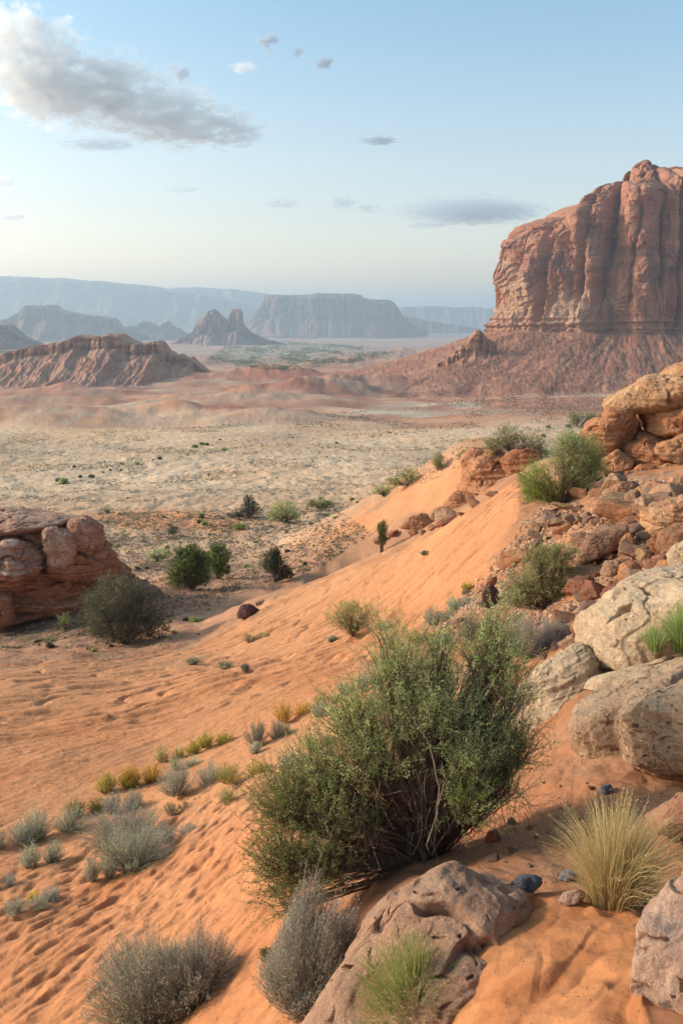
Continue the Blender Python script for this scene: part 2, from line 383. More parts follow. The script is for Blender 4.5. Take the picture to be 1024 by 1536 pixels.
def land(x, y, full=False):
    x = np.asarray(x, float); y = np.asarray(y, float)
    z, kap = base(x, y); r = np.hypot(x, y)
    u, v = proj(np.stack([x, y, z], -1))
    sm, sm3 = sandmask(u, v, kap, x, y)
    near = kap < KG+.4
    hard = np.clip(1-sm-sm3, 0, 1)
    # rolling unevenness that grows with the distance
    z = z+fb2(x/14, y/14, 3, 2)*.35*sst(14, 40, r)*(1-.6*sst(70, 110, r))*(1-.8*sm)+fb2(x/70, y/70, 3, 3)*2.0*sst(60, 160, r)*(1-.7*sm)+fb2(x/300, y/260, 3, 4)*7*sst(300, 650, r)
    # rubble roughness and gullied soil
    z = z+hard*(fb2(x/1.1, y/1.1, 4, 12)*.16*np.clip(r/8, .35, 1)+np.abs(fb2(x/.35, y/.35, 3, 14))*.05)*(1-sst(25, 60, r)*.4)
    z = z+hard*sst(25, 50, r)*(1-sst(250, 500, r))*(np.abs(fb2(x/6, y/9, 4, 15))*.9-.2)
    # sand: long undulations, wind ripples, trampled hollows
    und = fb2(x/5.5, y/7.5, 2, 21)*.28*np.clip(r/12, .2, 1)
    ca, sa = cos(.95), sin(.95); xr = x*ca+y*sa; yr = -x*sa+y*ca
    wob = fb2(x/1.6, y/1.6, 2, 22)
    tramp = sst(-.25, .2, fb2(x/7+3, y/7, 3, 23)+.3-.5*sst(22, 34, r))*(.12+1.05*sst(16, 8, r))
    hol = -np.clip(fb2(xr/.42+wob*.35, yr/.17+wob, 2, 24)+.12, 0, 1)**1.1
    hol2 = -np.clip(fb2(xr/.26+wob, yr/.12+wob*.5, 2, 26)+.05, 0, 1)
    rip = np.sin(yr/.55*6.28+wob*5)*.5*sst(-.1, .3, fb2(x/9, y/9, 2, 27))
    z = z+sm*(und+(hol*.085+hol2*.05)*tramp*np.clip(r/9, .55, 1.1)+rip*.014)
    z = z+sm*(fb2(x/.9, y/.9, 3, 28)*.035+np.abs(fb2(xr/1.3+wob, yr/.33, 3, 33))*.05*sst(11, 15, r)*(1-.6*sst(30, 34, r)))
    # small wind terraces across the trough
    ter = np.abs(fb2(x/3.2+wob*.3, y/1.1-x*.35, 3, 29))
    z = z-sm*sst(15, 19, r)*(1-sst(30, 38, r))*(np.clip(.2-ter, 0, 1))*.6
    # ledge sand: scalloped wind hollows with sharp rims
    sc = n2(x/.34+5.1, y/.27+2.2, 31)*.8+fb2(x/.8, y/.8, 2, 32)*.4
    sc2 = n2(x/.21+1.1, y/.17+7.2, 35)*.7+n2(x/.5, y/.4, 36)*.5; lin = np.abs(n2(xr/.5+wob*.4, yr/.13+wob, 37)); z = z+sm3*(np.minimum(sc, .05)*.05+np.minimum(sc2, .02)*.075+.035+np.minimum(lin, .25)*.035)
    for (u0, v0, Y0, rx, ry, hh_) in ((196, 895, 46, 1.9, 2.2, 1.1), (158, 900, 45.5, 2.4, 2.4, 1.4)):
        p0 = at(u0, v0, Y0); q0 = np.sqrt(((x-p0[0])/rx)**2+((y-p0[1])/ry)**2)+fb2(x/1.5, y/1.5, 3, 40)*.3; z = z+hh_*np.exp(-q0**2*1.1)
    # low red hills of the middle ground
    far = (r > 250)
    if far.any():
        def hill(u0, v0, Y, wx, wy, h, rot=0., sharp=1.3):
            p = at(u0, v0, Y); ddx = x-p[0]; ddy = y-p[1]
            a = ddx*cos(rot)+ddy*sin(rot); b_ = -ddx*sin(rot)+ddy*cos(rot)
            q = np.sqrt((a/wx)**2+(b_/wy)**2)+fb2(x/60, y/60, 4, 41)*.35
            return h*np.clip(1-q, 0, 1)**sharp
        hh = np.maximum.reduce([hill(215, 640, 400, 115, 45, 11, .12), hill(330, 615, 520, 120, 40, 9, .1), hill(120, 600, 640, 120, 40, 9),
              hill(60, 612, 560, 120, 30, 7), hill(470, 600, 640, 170, 40, 15, .35), hill(560, 590, 700, 150, 50, 17, .3), hill(420, 568, 900, 200, 70, 16, .1),
              hill(560, 545, 1300, 260, 120, 16), hill(300, 570, 900, 170, 50, 10), hill(640, 530, 1700, 260, 150, 24), hill(500, 540, 1600, 300, 130, 14), hill(250, 548, 1500, 300, 80, 16)])
        z = z+hh*(1+.25*fb2(x/18, y/30, 4, 42))
    sw = fb2(x/110, y/60, 3, 86); z = z+sst(300, 420, r)*(1-sst(1500, 2600, r))*(np.abs(sw)*-7+1.5)
    # talus apron of the butte
    dx = x-BC[0]; dy = y-BC[1]; d = np.hypot(dx, dy); nearb = d < 520
    tal = np.zeros(z.shape)
    if nearb.any():
        ph = np.arctan2(dy, dx)
        Rb = np.interp(ph, _bphi, _bRs)
        e = d-Rb
        arc = ph*150
        gul = fb2(arc/16+.2*fb2(x/20, y/20, 2, 50), e/160, 4, 51)
        gul2 = -np.abs(fb2(arc/7, e/90, 3, 52))
        run = 150+30*fb2(arc/60, ph*0, 2, 53)
        s = np.clip(e/run, 0, 1)
        drop = (ZB+2+46)*(1-(1-s)**1.3)
        zt = ZB+2-drop+(gul*4+gul2*2)*sst(0, .12, s)*(1-s*.55)+fb2(x/3.5, y/3.5, 3, 54)*1.2
        zt = np.where(e < -2, ZB-3, zt)
        w = 1-sst(.85, 1.02, s)
        zn = np.where(nearb, np.maximum(z, z*(1-w)+zt*w), z)
        zn = np.where(nearb & (e < -6), ZB-4, zn)
        tal = np.where(nearb, np.clip((zn-z)/5, 0, 1), 0)
        z = zn
    z = z+sst(40, 120, r)*(1-sm)*fb2(x/2.4, y/2.4, 2, 16)*(.22-.17*sst(70, 120, r))*(1-sst(400, 900, r)*.5)
    if full:
        u, v = proj(np.stack([x, y, z], -1)); return z, kap, u, v, sm, sm3, tal
    return z

def hit(u, v, Y0=2.2, n=0):
    """where a pixel's ray meets the ground sheet"""
    d = ray(u, v); d = d/np.linalg.norm(d)
    ok, loc, nr, fi = GROUND.ray_cast(tuple(d*Y0), tuple(d), distance=60000)
    return np.array(loc) if ok else d*3000.

def ground_colour(x, y, z, kap, u, v, sm, sm3, tal):
    C = lambda *c: np.array(c, float)
    r = np.hypot(x, y); n = len(x)
    SAND = C(.565, .232, .10); SAND_PALE = C(.60, .275, .13); SAND_DEEP = C(.52, .175, .065)
    SOIL = C(.40, .165, .075); RED = C(.33, .115, .055); TAN = C(.66, .43, .265); GREY = C(.46, .30, .195)
    PINK = C(.50, .235, .13); DIRT = C(.38, .20, .11); FAR = C(.42, .24, .18); GREEN = C(.30, .27, .18)
    w = [fb2(x/s_, y/s_, 4, 60+k) for k, s_ in enumerate((1.7, 9, 45, 220))]
    m = lambda a, b, t: a+(b-a)*t[:, None]
    c = np.tile(DIRT, (n, 1))
    c = m(c, SOIL, sst(-.3, .3, w[0]))                                             # rubble soil, near
    c = m(c, np.broadcast_to(RED, (n, 3)), sst(0, 14, 9-r)*sst(-.4, .1, w[0]+.2))      # the red hollow by the bush
    # gully and middle flats
    g = sst(KG+.1, KG+.6, kap)
    c2 = m(np.tile(DIRT*.85, (n, 1)), PINK, sst(-.25, .3, w[1])); c2 = m(c2, GREY*.75, sst(.15, .4, w[0])*.7)
    c = m(c, c2, g)
    mid = sst(KJ-.3, KJ+.6, kap)
    c3 = m(np.tile(C(.60, .34, .19), (n, 1)), GREY, sst(.0, .3, fb2(x/4, y/4, 5, 66))*.8)
    c3 = m(c3, C(.64, .27, .115), sst(-4, 10, poly(u+w[1]*40, v+w[0]*12, [(120,768),(250,760),(360,775),(380,800),(250,800),(160,795)])))
    c = m(c, c3, mid)
    # tan plain with drifts of dark gravel
    pl = sst(105, 150, r)
    wv_ = v+fb2(x/40, y/25, 4, 70)*14
    band = np.maximum.reduce([sst(-6, 10, poly(u+w[2]*60, wv_, q)) for q in (
        [(-300,738),(0,738),(200,728),(420,730),(520,700),(620,672),(760,655),(1400,640),(1400,720),(700,740),(560,752),(430,768),(250,752),(0,752),(-300,752)],
        [(-300,650),(0,655),(150,668),(330,650),(480,640),(700,600),(950,606),(1400,610),(1400,655),(900,640),(760,618),(640,640),(400,668),(200,690),(0,688),(-300,690)])])
    c4 = m(np.tile(TAN, (n, 1)), C(.66, .39, .22), sst(-.2, .3, w[2])); c4 = m(c4, C(.60, .30, .16), sst(-6, 14, poly(u+w[2]*80, v+w[1]*10, [(520,625),(800,606),(980,616),(980,632),(700,640),(420,660),(300,668),(380,645)]))*.8)
    c4 = m(c4, C(.52, .34, .215), np.clip(band*.9-.25+.5*fb2(x/5, y/5, 4, 72), 0, .8))
    c = m(c, c4, pl)
    # red hills and washes
    rd = sst(330, 420, r+w[2]*60)
    c5 = m(np.tile(C(.40, .155, .095), (n, 1)), C(.52, .27, .165), sst(-.35, .35, fb2(x/90, y/50, 4, 73)))
    c5 = m(c5, C(.52, .40, .28), sst(.12, .42, fb2(x/130+4, y/60, 4, 74)))
    c5 = m(c5, C(.56, .24, .12), sst(.1, .35, fb2(x/80+9, y/45, 4, 75))*.8)
    c5 = m(c5, C(.36, .29, .20), sst(.15, .45, fb2(x/100, y/30, 5, 76))*.4)
    sw = fb2(x/70+.5*fb2(x/120, y/60, 2, 85), y/34, 3, 84)
    c5 = m(c5, C(.38, .14, .085), sst(.02, .22, sw)*.5); c5 = m(c5, C(.62, .40, .26), sst(-.02, -.22, sw)*.3)
    c = m(c, c5, rd)
    wash = sst(-3, 3, poly(u+w[1]*4, v, [(90,637),(104,626),(128,617),(132,619),(118,627),(100,639)]))
    c = m(c, C(.58, .43, .32), wash*.5*(r > 250))
    fr = sst(1000, 1900, r)
    c6 = m(np.tile(FAR, (n, 1)), C(.48, .27, .19), sst(-.3, .3, fb2(x/500, y/300, 4, 77)))
    grn = sst(-8, 10, poly(u+w[3]*20, v, [(320,540),(360,520),(430,517),(520,520),(490,536),(440,552),(380,552)]))
    c6 = m(c6, GREEN, grn*sst(-.3, .25, fb2(x/60, y/45, 5, 78))*.9)
    c6 = m(c6, C(.46, .38, .30), sst(.1, .35, fb2(x/200, y/90, 5, 79))*.8)
    c = m(c, c6, fr)
    c = m(c, GREEN, grn*(r > 700)*sst(-.2, .25, fb2(x/40, y/30, 5, 78))*.8)
    # talus
    tc = m(np.tile(C(.33, .125, .075), (n, 1)), C(.42, .20, .12), sst(-.2, .35, fb2(x/14, y/14, 4, 80)))
    tc = m(tc, C(.20, .115, .085), sst(.0, .35, fb2(x/8, y/8, 4, 81))*.75)
    c = m(c, tc, tal)
    # sand
    s = m(np.tile(SAND, (n, 1)), SAND_PALE, sst(-.3, .4, w[1])*.7+.3*sst(17, 30, r)); s = m(s, SAND_DEEP, sst(-.1, .5, fb2(x/2.5, y/2.5, 3, 82))*.45*(1-sst(14, 25, r)))
    s = m(s, SAND_DEEP, sst(13, 6, r)*.35)
    c = m(c, s, sm)
    s3 = m(np.tile(C(.53, .21, .085), (n, 1)), C(.47, .17, .065), sst(-.2, .3, n2(x/.3, y/.3, 83)))
    c = m(c, s3, sm3)
    return c

def build_ground():
    fine = np.linspace(-.405, .43, 900)
    th = np.concatenate([np.linspace(-pi, -.9, 60)[:-1], np.linspace(-.9, -.405, 70)[:-1], fine, np.linspace(.43, .9, 66)[1:], np.linspace(.9, pi, 60)[1:-1]])
    rr = np.concatenate([np.geomspace(.25, 2.2, 40)[:-1], np.geomspace(2.2, 45, 860)[:-1], np.geomspace(45, 1000, 560)[:-1], np.geomspace(1000, 30000, 150)])
    R, T = np.meshgrid(rr, th, indexing='ij')
    x = (R*np.sin(T)).ravel(); y = (R*np.cos(T)).ravel()
    z = np.empty(len(x)); col = np.empty((len(x), 3))
    for a in range(0, len(x), 300000):
        sl = slice(a, a+300000)
        q = land(x[sl], y[sl], True); z[sl] = q[0]; col[sl] = ground_colour(x[sl], y[sl], *q)
    F = gridF(len(rr), len(th), wrap=True)[:, ::-1]
    nv = len(x)
    V = np.concatenate([np.stack([x, y, z], 1), [[0, 0, z[:len(th)].mean()]]])
    j = np.arange(len(th)); F3 = np.stack([np.full(len(th), nv), (j+1) % len(th), j], 1)[:, ::-1]
    o = mesh("ground", V, [F, F3[:, ::-1]], mat_ground(), col=np.concatenate([col, col[:1]]))
    return tag(o, kind="structure")
GROUND = build_ground(); bpy.context.view_layer.update()

# ------------------------------------------------------------------ butte
def build_butte():
    fr = np.linspace(-pi*1.02, -pi*.28, 1250); bk = np.linspace(-pi*.28, pi*.98, 160)[1:-1]
    ph = np.concatenate([fr, bk]); 
    zt = max(l[3] for l in LOBES)
    zz = np.concatenate([[ZB-8], np.linspace(ZB-2, zt-12, 430), np.linspace(zt-12, zt-.1, 60)[1:]])
    Zg, Pg = np.meshgrid(zz, ph, indexing='ij')
    # bedding planes shift the phase, so the joints bend with height
    arc = Pg*130
    Pw = Pg+.012*fb2(arc/40, Zg/40, 3, 90)
    R = butte_R(Pw, Zg+fb2(arc/30, Zg*0, 3, 91)*4*sst(.5, .9, (Zg-ZB)/(zt-ZB)))
    x = BC[0]+R*np.cos(Pg); y = BC[1]+R*np.sin(Pg)
    p = np.stack([x, y, Zg], -1)
    q = (Zg-ZB)/(zt-ZB)
    d = fb3(p/np.array([34, 34, 60]), 4, 92)*7
    fl = rid3(p/np.array([17, 17, 60.]), 3, 93); d = d-np.clip(fl-.62, 0, 1)*6
    fl2 = rid3(p/np.array([6, 6, 40.]), 3, 94); d = d-np.clip(fl2-.7, 0, 1)*6*sst(.7, .3, q)
    bed = n2(Zg/7.5+fb2(arc/35, Zg/30, 3, 95)*1.8, arc/120, 96)
    d = d+np.clip(bed, -.15, .15)*4*(.15+.85*sst(.5, .8, q))
    bedf = n2(Zg/1.7+fb2(arc/30, Zg/20, 2, 97)*1.5, arc/90, 98); d = d+np.clip(bedf, -.2, .2)*.8
    # thick ledges at the foot
    foot = sst(.12, .05, q); d = d+foot*(np.clip(n2(Zg/3.2, arc/120, 99)*3, -1, 1)*1.8+3.5*(1-q/.12))
    # slanting joints that split the mass
    jt = rid3(np.stack([arc/38+Zg/60, Zg/46-arc/70, R*0+.5], -1), 2, 100); d = d-np.clip(jt-.86, 0, 1)*22*sst(.25, .5, q)
    d = d+fb3(p/5, 3, 101)*1.1
    t_ = n3(p/np.array([24, 24, 34.]), 111)*4.5+n3(p/np.array([9, 9, 16.]), 112)*1.3+q*5; ft_ = t_-np.floor(t_); d = d+(np.floor(t_)+sst(.8, 1, ft_)-q*5)*2.3
    t_ = n3(p/np.array([8, 8, 9.]), 113)*4; ft_ = t_-np.floor(t_); d = d+(np.floor(t_)+sst(.7, 1, ft_))*.5
    for (ub, ut, Yc, dep, wd, q0, q1) in [(800,803,770,9,3.0,0,1),(856,864,755,8,2.6,.1,1),(884,912,748,16,4.2,.15,1.2),(936,968,742,4,1.8,.1,.75),(1000,1012,742,7,2.4,.2,1.2),(774,770,790,4,1.6,.3,.85),(1040,1052,742,9,3,0,1)]:
        a0 = at(ub, 500, Yc); a1 = at(ut, 300, Yc); f0 = atan2(a0[1]-BC[1], a0[0]-BC[0]); f1 = atan2(a1[1]-BC[1], a1[0]-BC[0])
        fc = f0+(f1-f0)*q+.03*fb2(Zg/30, Zg*0+ub, 4, 110)
        g = np.exp(-((Pg-fc)*125/wd)**2)+.35*np.exp(-((Pg-fc)*125/wd/3.2)**2)
        d = d-dep*g*sst(q0-.05, q0+.12, q)*sst(q1+.05, q1-.1, q)
    top = sst(1.0, .985, Zg/zt)
    R2 = np.maximum(R+d*np.clip(R/25, 0, 1), .3)
    x = BC[0]+R2*np.cos(Pg); y = BC[1]+R2*np.sin(Pg)
    V = np.stack([x, y, Zg], -1).reshape(-1, 3)
    # colour: red sandstone, pale scars low on the wall, varnish streaks
    red = np.array([.345, .14, .082]); pink = np.array([.43, .20, .12]); cream = np.array([.46, .28, .175]); varn = np.array([.13, .075, .06])
    a = arc.ravel(); Z = Zg.ravel(); Q = q.ravel(); pr = p.reshape(-1, 3)
    c = mix(red, pink, sst(-.25, .35, fb3(pr/np.array([22, 22, 14]), 4, 102))[:, None])
    pu, pv = proj(pr); ww = fb2(a/14, Z/14, 4, 103)*26
    patch = np.maximum.reduce([sst(-5, 9, poly(pu+ww, pv+ww, P_)) for P_ in ([(752,392),(770,386),(790,405),(795,440),(788,500),(735,500),(742,470)], [(820,440),(850,432),(888,428),(884,470),(870,500),(812,500)], [(895,455),(925,440),(930,480),(905,495)])])
    c = mix(c, cream, (patch*.8)[:, None])
    st = sst(.16, .42, fb2(a/4.5, Z/40, 4, 104)*.7+.8*fb2(a/26, Z/34, 3, 105))*sst(.95, .55, Q)
    c = mix(c, varn, (st*.55)[:, None])
    vb = sst(.05, .3, fb2(a/40, Z/8, 4, 106)+.22-np.abs(Q-.42)*3.0)
    c = mix(c, varn*1.3, (vb*.55)[:, None])
    c = mix(c, np.array([.48, .235, .14]), (sst(.05, .4, fb2(a/60, Z/2.2, 3, 107))*sst(.3, .6, Q)*.5)[:, None])
    c = mix(c, np.array([.42, .22, .14]), (foot.ravel()*.6)[:, None])
    F = gridF(len(zz), len(ph), wrap=True)
    V = np.concatenate([V, [[BC[0], BC[1], zt+.5]]]); n = len(ph); j = np.arange(n)
    F3 = np.stack([np.full(n, len(V)-1), (len(zz)-1)*n+j, (len(zz)-1)*n+(j+1) % n], 1)
    o = mesh("sandstone_butte", V, [F, F3], mat_far("butte_sandstone", .06, 1.2), col=np.concatenate([c, c[-1:]]))
    return tag(o, "huge red sandstone butte with sheer fluted walls and a domed top above its rubble apron", "butte")
build_butte()

# ------------------------------------------------------------------ lofted ridges and mesas
MFAR = mat_far("far_rock", .004, 8.); MMID = mat_far("ridge_rock", .03, 2.5)
def formation(name, sil, Y, vfoot, depth, cliff=.55, talus=1.5, n=500, mat=None, cols=((.36,.16,.10),(.44,.24,.16)), seed=1, wig=1., label=None, cat=None, zf=None, gul=1., kind=None, wl=None):
    sil = np.array(sil, float)
    # resample the skyline by arc length
    dd = np.concatenate([[0], np.cumsum(np.hypot(np.diff(sil[:, 0]), np.diff(sil[:, 1])))])
    s = np.linspace(0, dd[-1], n); su = np.interp(s, dd, sil[:, 0]); sv = np.interp(s, dd, sil[:, 1])
    P = at(su, sv, Y); X = P[:, 0]; ZT = P[:, 2]
    ZF = float(at(500, vfoot, Y)[2]) if zf is None else zf
    h = np.maximum(ZT-ZF, .02*(ZT.max()-ZF)); Hm = h.max()
    ZT = ZF+h+fb2(X/(Hm*.35), X*0, 4, seed)*Hm*.025*wig
    t = np.linspace(-1, 1, n); end = np.sqrt(np.clip(1-np.abs((X-X.mean())/(np.ptp(X)/2+1e-6))**4, 0.02, 1))
    wl = wl or Hm*.5
    ky = [-1, -.5, 0, .5, 1]
    hc = ZT-cliff*h
    Lt = talus*(hc-ZF)
    yc = Y-depth/2*end+fb2(X/wl, X*0+3, 4, seed+2)*depth*.16*wig
    yb = Y+depth/2*end
    cols_y = [yc-Lt-2, yc-Lt*.45, yc, yc+h*cliff*.12, yc+h*cliff*.3+depth*.06, Y+X*0, yb, yb+Lt*1.1]
    cols_z = [np.full(n, ZF-Hm*.03), ZF+(hc-ZF)*.42, hc, hc+h*cliff*.80, ZT-h*.015, ZT, hc, np.full(n, ZF-Hm*.03)]
    seg = [50, 50, 90, 30, 20, 12, 10]
    ys = []; zs = []; band = []
    for k, g in enumerate(seg):
        for q in range(g):
            f = q/g; ys.append(cols_y[k]*(1-f)+cols_y[k+1]*f); zs.append(cols_z[k]*(1-f)+cols_z[k+1]*f); band.append(k+f)
    ys.append(cols_y[-1]); zs.append(cols_z[-1]); band.append(len(seg))
    Yg = np.array(ys); Zg = np.array(zs); Xg = np.broadcast_to(X, Yg.shape).copy(); B = np.array(band)[:, None]+0*Yg
    p = np.stack([Xg, Yg, Zg], -1)
    isc = sst(1.7, 2.05, B)*sst(4.2, 3.6, B); ist = sst(2.1, 1.8, B)*sst(0, .25, B)
    flute = rid3(p/np.array([Hm*.16, Hm*.5, Hm*.9]), 4, seed+4)
    dy = isc*(np.clip(flute-.45, 0, 1)*Hm*.28*wig+fb3(p/(Hm*.12), 4, seed+5)*Hm*.05+np.clip(n2(Zg/(Hm*.07), Xg/(Hm*1.5), seed+6), -.2, .2)*-Hm*.07)
    gl = np.abs(fb2(Xg/(Hm*.32)+fb2(Xg/(Hm*.7), Yg/(Hm*.7), 2, seed)*.4, Yg/(Hm*1.5), 4, seed+7))
    dz = ist*((.22-gl)*Hm*.34*gul*sst(0, .9, B)*np.clip(h/Hm, .1, 1)+fb2(Xg/(Hm*.06), Yg/(Hm*.06), 3, seed+8)*Hm*.02)
    Yg = Yg+dy; Zg = Zg+dz
    p2 = np.stack([Xg+fb3(p/(Hm*.2), 3, seed+9)*Hm*.03*isc, Yg, Zg], -1)
    c0, c1 = [np.array(q)*(.85 if Y < 2000 else .62) for q in cols]
    a = fb3(p/(Hm*np.array([.5, .5, .12])), 5, seed+10)
    c = mix(c0, c1, sst(-.35, .35, a)[..., None])
    c = mix(c, c0*.55, (isc*sst(.05, .35, fb3(p/(Hm*np.array([.08, .3, .5])), 4, seed+11))*(.7 if Y < 900 else .3))[..., None])
    c = mix(c, c1*1.15, (sst(3.6, 4.2, B)*.5)[..., None])
    o = mesh(name, p2.reshape(-1, 3), gridF(len(band), n), mat or MFAR, col=c.reshape(-1, 3))
    return tag(o, label, cat, kind=kind)

formation("far_plateau", [(-260,424),(-120,420),(0,418),(60,418.5),(120,421),(180,425.5),(215,429),(245,431),(262,437),(300,441),(330,446),(380,458),(430,478)], 9000, 494, 1500, .35, 2.2, 420, seed=3,
          label="pale blue haze-veiled plateau on the far left horizon", cat="plateau", cols=((.30,.18,.14),(.36,.24,.19)))
formation("far_plateau", [(180,470),(262,437),(285,434),(300,433),(345,435),(395,441),(430,447),(470,462),(520,480)], 11000, 493, 1700, .3, 2.2, 300, seed=5,
          label="faintest far plateau showing between the left plateau and the table mesa", cat="plateau", cols=((.30,.18,.14),(.36,.24,.19)))
formation("far_ridge", [(560,474),(600,461),(640,460),(672,462),(700,461),(720,463),(760,460),(830,466),(900,478)], 10000, 493, 1300, .3, 2.2, 300, seed=7,
          label="low pale blue ridge between the table mesa and the butte", cat="ridge", cols=((.30,.18,.14),(.36,.24,.19)))
formation("table_mesa", [(355,496),(368,486),(382,474),(392,462),(399,443.5),(406,442),(440,442.5),(468,442),(474,440),(530,440.5),(541,442.5),(545,447),(556,449),(582,449.5),(590,454),(596,462),(602,474),(618,487),(640,495)], 5600, 503, 420, .62, 1.3, 900, seed=9,
          label="flat-topped grey blue table mesa at the centre of the horizon", cat="mesa", cols=((.33,.17,.12),(.40,.25,.18)), wig=.8)
formation("far_hill", [(590,488),(604,472),(620,476),(650,483),(690,489),(720,493)], 6500, 499, 260, .2, 2., 200, seed=11,
          label="low hazy hill trailing off right of the table mesa", cat="hill", cols=((.33,.17,.12),(.40,.25,.18)))
formation("far_mesa", [(-160,500),(-60,488),(0,483),(28,477),(44,468),(50,461),(56,457.5),(66,459),(82,458),(88,457.5),(94,463),(108,467),(130,471),(160,475),(176,477),(182,488),(196,494),(220,502)], 4300, 510, 330, .42, 1.6, 700, seed=13,
          label="dark blue stepped mesa with a small cap at far left", cat="mesa", cols=((.30,.15,.11),(.37,.22,.16)))
formation("distant_knobs", [(180,500),(192,490),(200,488),(207,490),(212,485),(217,481),(226,483),(236,487),(243,492),(247,484),(254,481),(261,488),(272,493),(282,502)], 4700, 507, 160, .5, 1.4, 400, seed=15,
          label="small cluster of jagged blue knobs left of the twin buttes", cat="butte", cols=((.30,.15,.11),(.37,.22,.16)))
formation("twin_butte", [(250,521),(272,506),(291,497),(294,488),(298,480),(304,476),(310,468),(316,464.5),(321,463),(328,467),(335,474),(341,478),(344,484),(346,480),(345,470),(348,464),(354,462.5),(361,463),(364,468),(364,478),(368,490),(380,499),(400,508),(430,516)], 3300, 520, 90, .62, 2.4, 800, seed=17,
          label="pair of red buttes, a stepped cone beside a squat tower, on a pale debris cone", cat="butte", cols=((.40,.20,.14),(.48,.30,.22)))
formation("low_mesa", [(-120,478),(-40,484),(0,487),(20,487),(24,489),(25,497),(42,506),(60,513),(80,520)], 2300, 522, 120, .35, 2.0, 300, seed=19,
          label="small brown mesa end at the left edge below the stepped mesa", cat="mesa", cols=((.33,.16,.11),(.40,.24,.17)))
formation("badland_ridge", [(-160,540),(-80,536),(0,532),(20,529),(40,523),(60,518),(75,514),(95,512),(110,509),(118,506),(130,502),(150,503.5),(165,501),(178,499),(190,500),(196,505),(206,510),(216,513),(230,511),(243,509),(249,513),(252,525),(262,527),(268,532),(276,530),(284,536),(292,534),(298,542),(305,547),(316,556),(335,566)], 950, 584, 90, .24, 3.6, 1300, MMID, seed=21, wig=1.1, gul=.6, wl=26,
          label="long red ridge with a crumbling cliff rim and gullied skirts, left middle distance", cat="ridge", cols=((.43,.18,.11),(.55,.28,.175)))
formation("rock_spur", [(655,545),(680,530),(690,519),(700,513),(706,502),(712,495),(718,494),(724,498),(730,507),(745,515)], 735, 560, 12, .45, 1.3, 300, MMID, seed=23, wl=5, wig=.6,
          label="small red rock spur poking up at the left foot of the butte", cat="outcrop", cols=((.42,.18,.10),(.50,.25,.15)))

# ------------------------------------------------------------------ haze
def build_haze():
    x0, x1, y0, y1, z0, z1 = -45000, 45000, -75000, 75000, -84, 1150
    x0, x1, y0, y1, z1 = -31000, 31000, -31000, 31000, 470
    V = [(x, y, z) for z in (z0, z1) for y in (y0, y1) for x in (x0, x1)]
    F = [(0,2,3,1),(4,5,7,6),(0,1,5,4),(2,6,7,3),(0,4,6,2),(1,3,7,5)]
    m = bpy.data.materials.new("haze_air"); m.use_nodes = True; n = m.node_tree.nodes; n.clear()
    v = n.new("ShaderNodeVolumePrincipled"); v.inputs["Density"].default_value = 1.6e-4; v.inputs["Color"].default_value = (.58, .73, .86, 1)
    v.inputs["Anisotropy"].default_value = .35
    o_ = n.new("ShaderNodeOutputMaterial"); m.node_tree.links.new(v.outputs[0], o_.inputs["Volume"])
    o = mesh("haze", V, np.array(F), m, smooth=False); return tag(o, kind="stuff")
build_haze()

# ------------------------------------------------------------------ rocks
def poly_r(D, Nn, dd, p):
    q = np.clip(D@Nn.T, 0, None)/dd[None, :]
    return (q**p).sum(1)**(-1/p)

def weather(V, D, size, seed, rough=1., strata=0., tilt=(0, 0), crack=1., off=None):
    """push the surface about along D: bulges, bedding grooves, joints, pits"""
    q = V/size; 
    if off is not None: q = q+off
    d = fb3(q*1.6, 3, seed)*.10+fb3(q*6, 4, seed+1)*.035+fb3(q*22, 3, seed+8)*.010
    t = n3(q*2.3, seed+20)*4+n3(q*6., seed+21)*1.1; ft = t-np.floor(t); d = d*.8+(np.floor(t)+sst(.72, 1., ft))*.017
    t = n3(q*7, seed+22)*3+n3(q*17., seed+23); ft = t-np.floor(t); d = d+(np.floor(t)+sst(.6, 1., ft))*.005
    d = d*rough
    d = d-np.clip(rid3(q*1.5+fb3(q*3, 2, seed+2)[:, None]*.25, 2, seed+3)-.86, 0, 1)*.55*crack
    d = d-np.clip(rid3(q*np.array([4.5, 4.5, 9.]), 2, seed+13)-.88, 0, 1)*.22*crack
    if strata:
        zz = q[:, 2]+q[:, 0]*tilt[0]+q[:, 1]*tilt[1]+fb3(q*1.2, 3, seed+4)*.10
        b = n2(zz*9, q[:, 0]*.7+seed, seed+5); b2 = n2(zz*26, q[:, 0]*1.4, seed+6)
        d = d+strata*(np.clip(b*2.2, -.5, .35)*.04+np.clip(b2*2, -.5, .4)*.016)
    return V+D*(d*size)[:, None]

